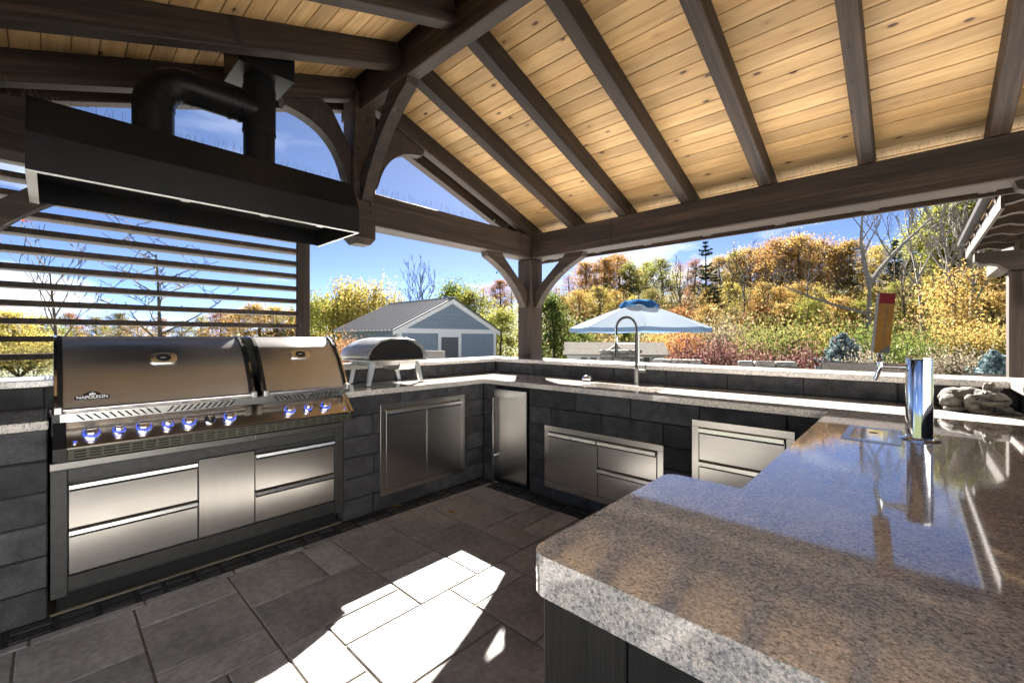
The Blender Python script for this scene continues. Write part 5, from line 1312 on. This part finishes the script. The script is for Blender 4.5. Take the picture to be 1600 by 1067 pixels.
# willow with hanging strands, left of the shed
def willow():
    br, tips = skeleton(71, 6, .9, 2, 9, .9, .14, .3, .1); r_ = random.Random(71); pts = []
    for (c_, d) in tips:
        for s_ in range(16):
            q = c_+Vector((r_.gauss(0, .55), r_.gauss(0, .55), r_.gauss(.1, .3))); L = r_.uniform(.5, 2.3)
            for j in range(int(L*9)): pts.append(q+Vector((r_.gauss(0, .05), r_.gauss(0, .05), -j/9)))
    pts = [p for p in pts if p.z > .3]
    me = leaf_quads(pts, .15, 5, .4)
    return trunk_mesh(br), me
WIL = willow()
for (u, d, v, lf, lab) in ((562, 28, 446, L_YELLOW, 'yellow willow with hanging strands left of the shed'), (522, 30, 462, L_YGREEN, 'thin yellow-green willow beside the slat screen post')):
    p = gpt(u, d); Ht = CAMH+(V0-v)/FPX*d-p.z; place_tree('willow_tree', lab, 'willow', WIL, M_BARK, lf, p, Ht/6.1, u)
for (u, d, v, lab) in ((632, 46, 456, 'dark leafless treetop left above the shed ridge'), (652, 48, 434, 'tallest thin leafless treetop above the shed ridge'), (668, 47, 430, 'thin leafless treetop right above the shed ridge')):
    place_bare('bare_tree', lab, BARE[1], u, d, v, M_BARK, 9.8)
# trees seen through the slat screen
place_bare('bare_tree', 'wide leafless tree on the lawn seen through the slats', BARE[0], 258, 15, 372, M_BARK, 9.4, 2.0)
place_bare('bare_tree', 'slender leafless tree on the lawn seen through slats above grill', BARE[1], 92, 15, 395, M_BARK, 9.8, 1.0)
left_list = [(-60, 30, 480, 2, 'yg'), (20, 26, 484, 0, 'y'), (60, 30, 492, 2, 'yg'), (-20, 44, 470, 0, 'r'), (110, 60, 488, 1, 'r'), (150, 64, 494, 4, 'ol'), (185, 70, 488, 0, 'ol'), (215, 66, 500, 2, 'g'), (250, 70, 496, 1, 'r'), (285, 64, 500, 0, 'ol'), (315, 68, 494, 4, 'yg'),
 (345, 60, 486, 2, 'r'), (375, 58, 482, 0, 'g'), (405, 56, 474, 2, 'g'), (432, 58, 478, 0, 'y'), (458, 60, 484, 1, 'r'), (486, 58, 478, 4, 'r'), (505, 62, 470, 1, 'ol'), (540, 66, 480, 0, 'r'), (600, 70, 490, 2, 'ol'), (625, 66, 482, 1, 'r')]
for (u, d, v, k, lf) in left_list:
    p = gpt(u, d); Ht = max(1.6, CAMH+(V0-v)/FPX*d-p.z)
    wh = 'behind the lawn hedge' if u < 70 else 'behind the slender bare tree' if u < 170 else 'behind the wide bare tree' if u < 330 else 'above the grill lids' if u < 470 else 'beside the willows'
    t = place_tree('field_tree', ('near ' if d < 50 else 'distant ')+kinds[lf][1]+' field-edge tree '+wh, 'tree', DEC[k], M_BARK, kinds[lf][0], p-Vector((0, 0, .1)), Ht/9.6, u*.7, kinds[lf][1]+' field-edge trees')
    t.scale = (Ht/9.6*1.5, Ht/9.6*1.5, Ht/9.6)
# red maple twig close outside the screen
tw_ = thing('maple_branch', 'red-leaved maple branch hanging outside the slat screen', 'branch', at(-60, 330, 6.0))
m = MB().tube([(0, 0, .1), (.25, .2, .03), (.55, .42, -.05), (.85, .6, -.02)], [.014, .011, .008, .004], 5).build('twig', M_BARK, tw_)
rr_ = random.Random(8); me = leaf_quads([Vector((.25, .2, .02)).lerp(Vector((.88, .62, -.04)), rr_.random())+Vector((rr_.gauss(0, .05), rr_.gauss(0, .05), rr_.gauss(-.05, .05))) for _ in range(60)], .075, 4)
o = bpy.data.objects.new('leaves', me); C.objects.link(o); o.parent = tw_; me.materials.clear(); me.materials.append(L_RED)
# ------------------------------------------------------------------ shrubs
def shrub_mesh(seed, R_, H_, n, leaf):
    r_ = random.Random(seed); pts = []
    lob = [(Vector((r_.uniform(-.6, .6)*R_, r_.uniform(-.6, .6)*R_, H_*r_.uniform(.35, .8))), r_.uniform(.25, .5)) for _ in range(9)]
    while len(pts) < n:
        c_, k = r_.choice(lob); q = c_+Vector((r_.gauss(0, R_*k*.6), r_.gauss(0, R_*k*.6), r_.gauss(0, H_*.22)))
        if q.z > .02: pts.append(q)
    br = []
    for _ in range(16):
        a = r_.uniform(0, 6.28); e = Vector((math.cos(a)*R_*r_.uniform(.3, .9), math.sin(a)*R_*r_.uniform(.3, .9), H_*r_.uniform(.6, 1.1)))
        br.append(([Vector((0, 0, 0)), e*.5+Vector((0, 0, .1*H_)), e], [.02*H_, .012*H_, .004]))
    return trunk_mesh(br), leaf_quads(pts, leaf, seed)
L_SHRUBG = leafmat('soft_green_leaves', (0.06, 0.075, 0.025), (0.12, 0.13, 0.04), (0.20, 0.20, 0.07)); L_SHRUBY = leafmat('soft_yellow_leaves', (0.14, 0.11, 0.03), (0.26, 0.20, 0.05), (0.36, 0.28, 0.08))
SHR = [shrub_mesh(81, 1, 1, 4200, .050), shrub_mesh(82, 1, 1, 7000, .042)]
for (u, d, v, rad, lf, lab, g) in (
 (1085, 11.6, 540, 1.0, L_BARBERRY, 'pinkish barberry bush behind the stone garden wall', None), (1112, 11.2, 546, .7, L_BARBERRY, 'compact dusky barberry bush between the stone walls', None), (1138, 10.8, 544, .7, L_BARBERRY, 'deep red barberry bush left of the lounger', None),
 (1190, 11.5, 550, 1.0, L_BARBERRY, 'low spreading barberry behind the right stone wall', None), (1250, 11, 547, .75, L_BARBERRY, 'deep red barberry bush above the sun lounger', None),
 (1215, 17, 512, 2.0, L_SHRUBG, 'large yellow-green shrub below the golden wood', None), (1270, 18, 520, 1.6, L_SHRUBY, 'yellow leafed shrub left of the blue spruce', None), (1180, 19, 522, 1.5, L_OLIVE, 'olive shrub left of the bright yellow-green one', None),
 (1360, 16, 518, 1.5, L_GREEN, 'green shrub right of the blue spruce', None), (1400, 17, 520, 1.6, L_SHRUBG, 'yellow-green shrub behind the tap handle', None), (1420, 14, 535, 1.3, L_GREEN, 'dark green shrub behind the beer tower', None), (1520, 16, 515, 1.8, L_GOLD, 'golden shrub behind the wire fence', None), (1560, 15, 522, 1.5, L_OLIVE, 'olive shrub beside the second pavilion post', None),
 (1065, 20, 520, 1.6, L_RUSSET, 'russet shrub right of the umbrella', None), (1105, 22, 515, 1.8, L_OLIVE, 'grey-brown shrub below the tallest pine', None), (1140, 21, 512, 1.7, L_GRASSY, 'pale dry shrub below the golden wood', None), (1030, 24, 522, 1.4, L_GOLD, 'golden shrub under the right umbrella edge', None),
 (1352, 9.2, 552, .62, L_GRASSY, 'pale plumed grass tuft beside the blue spruce', None), (1480, 12, 555, 1.0, L_GRASSY, 'dry pale grasses along the wire fence', None), (1515, 11.5, 556, .9, L_GRASSY, 'dry tan grasses at the fence end', None),
 (535, 16, 534, .8, L_RUSSET, 'pinkish shrub before the shed side wall', None), (30, 20, 538, 2.2, L_OLIVE, 'dark hedge shrub on lawn beyond the slats', None), (-60, 19, 538, 2.2, L_OLIVE, 'hedge shrub at the lawn edge', None)):
    p = gpt(u, d); Ht = max(.4, CAMH+(V0-v)/FPX*d-p.z)
    t = place_tree('shrub', lab, 'shrub', SHR[0 if d < 13 else 1], M_BARK, lf, p, 1, u*.37); t.scale = (rad, rad, Ht/1.05)
SPR = make_conifer(91, 2.0, .95, .13, 18, 11, 0, -.25, 9)
for (u, d, v, lab) in ((1316, 10.5, 522, 'small blue spruce beyond the ledge left of tap handle'), (1553, 10.5, 548, 'low blue spruce beside the second pavilion post')):
    p = gpt(u, d); Ht = CAMH+(V0-v)/FPX*d-p.z; place_tree('blue_spruce', lab, 'spruce', SPR, M_BARK, L_SPRUCE, p, Ht/2.0, u)
# undergrowth over the hillside
r_ = random.Random(77); pts = {0: [], 1: [], 2: []}
for _ in range(110000):
    u = r_.uniform(820, 1700) if r_.random() < .78 else r_.uniform(-250, 820); d = (24 if u > 820 else 34)+50*r_.random()**1.3; p = gpt(u, d); c_ = noise.noise(Vector((p.x*.22, p.y*.22, 3)))
    p.z += abs(r_.gauss(0, 1.25))*(1+1.1*c_)*(.55+.45*noise.noise(Vector((p.x*.7, p.y*.7, 9)))+.45); pts[0 if c_ > .18 else 1 if c_ > -.2 else 2].append(p)
for k_, mt in ((0, leafmat('olive_brush', (0.06, 0.055, 0.02), (0.12, 0.11, 0.04), (0.24, 0.20, 0.08))), (1, leafmat('brown_brush', (0.07, 0.04, 0.02), (0.15, 0.10, 0.05), (0.30, 0.22, 0.12))), (2, leafmat('green_brush', (0.05, 0.055, 0.02), (0.10, 0.105, 0.035), (0.22, 0.20, 0.08)))):
    me = leaf_quads(pts[k_], .19, 20+k_); me.name = 'undergrowth'; me.materials.clear(); me.materials.append(mt)
    o = bpy.data.objects.new('undergrowth', me); C.objects.link(o)
    tag(o, ['olive brush covering the wooded hillside floor', 'russet brush covering the wooded hillside floor', 'yellow-green brush covering the wooded hillside floor'][k_], 'undergrowth', None, 'stuff')
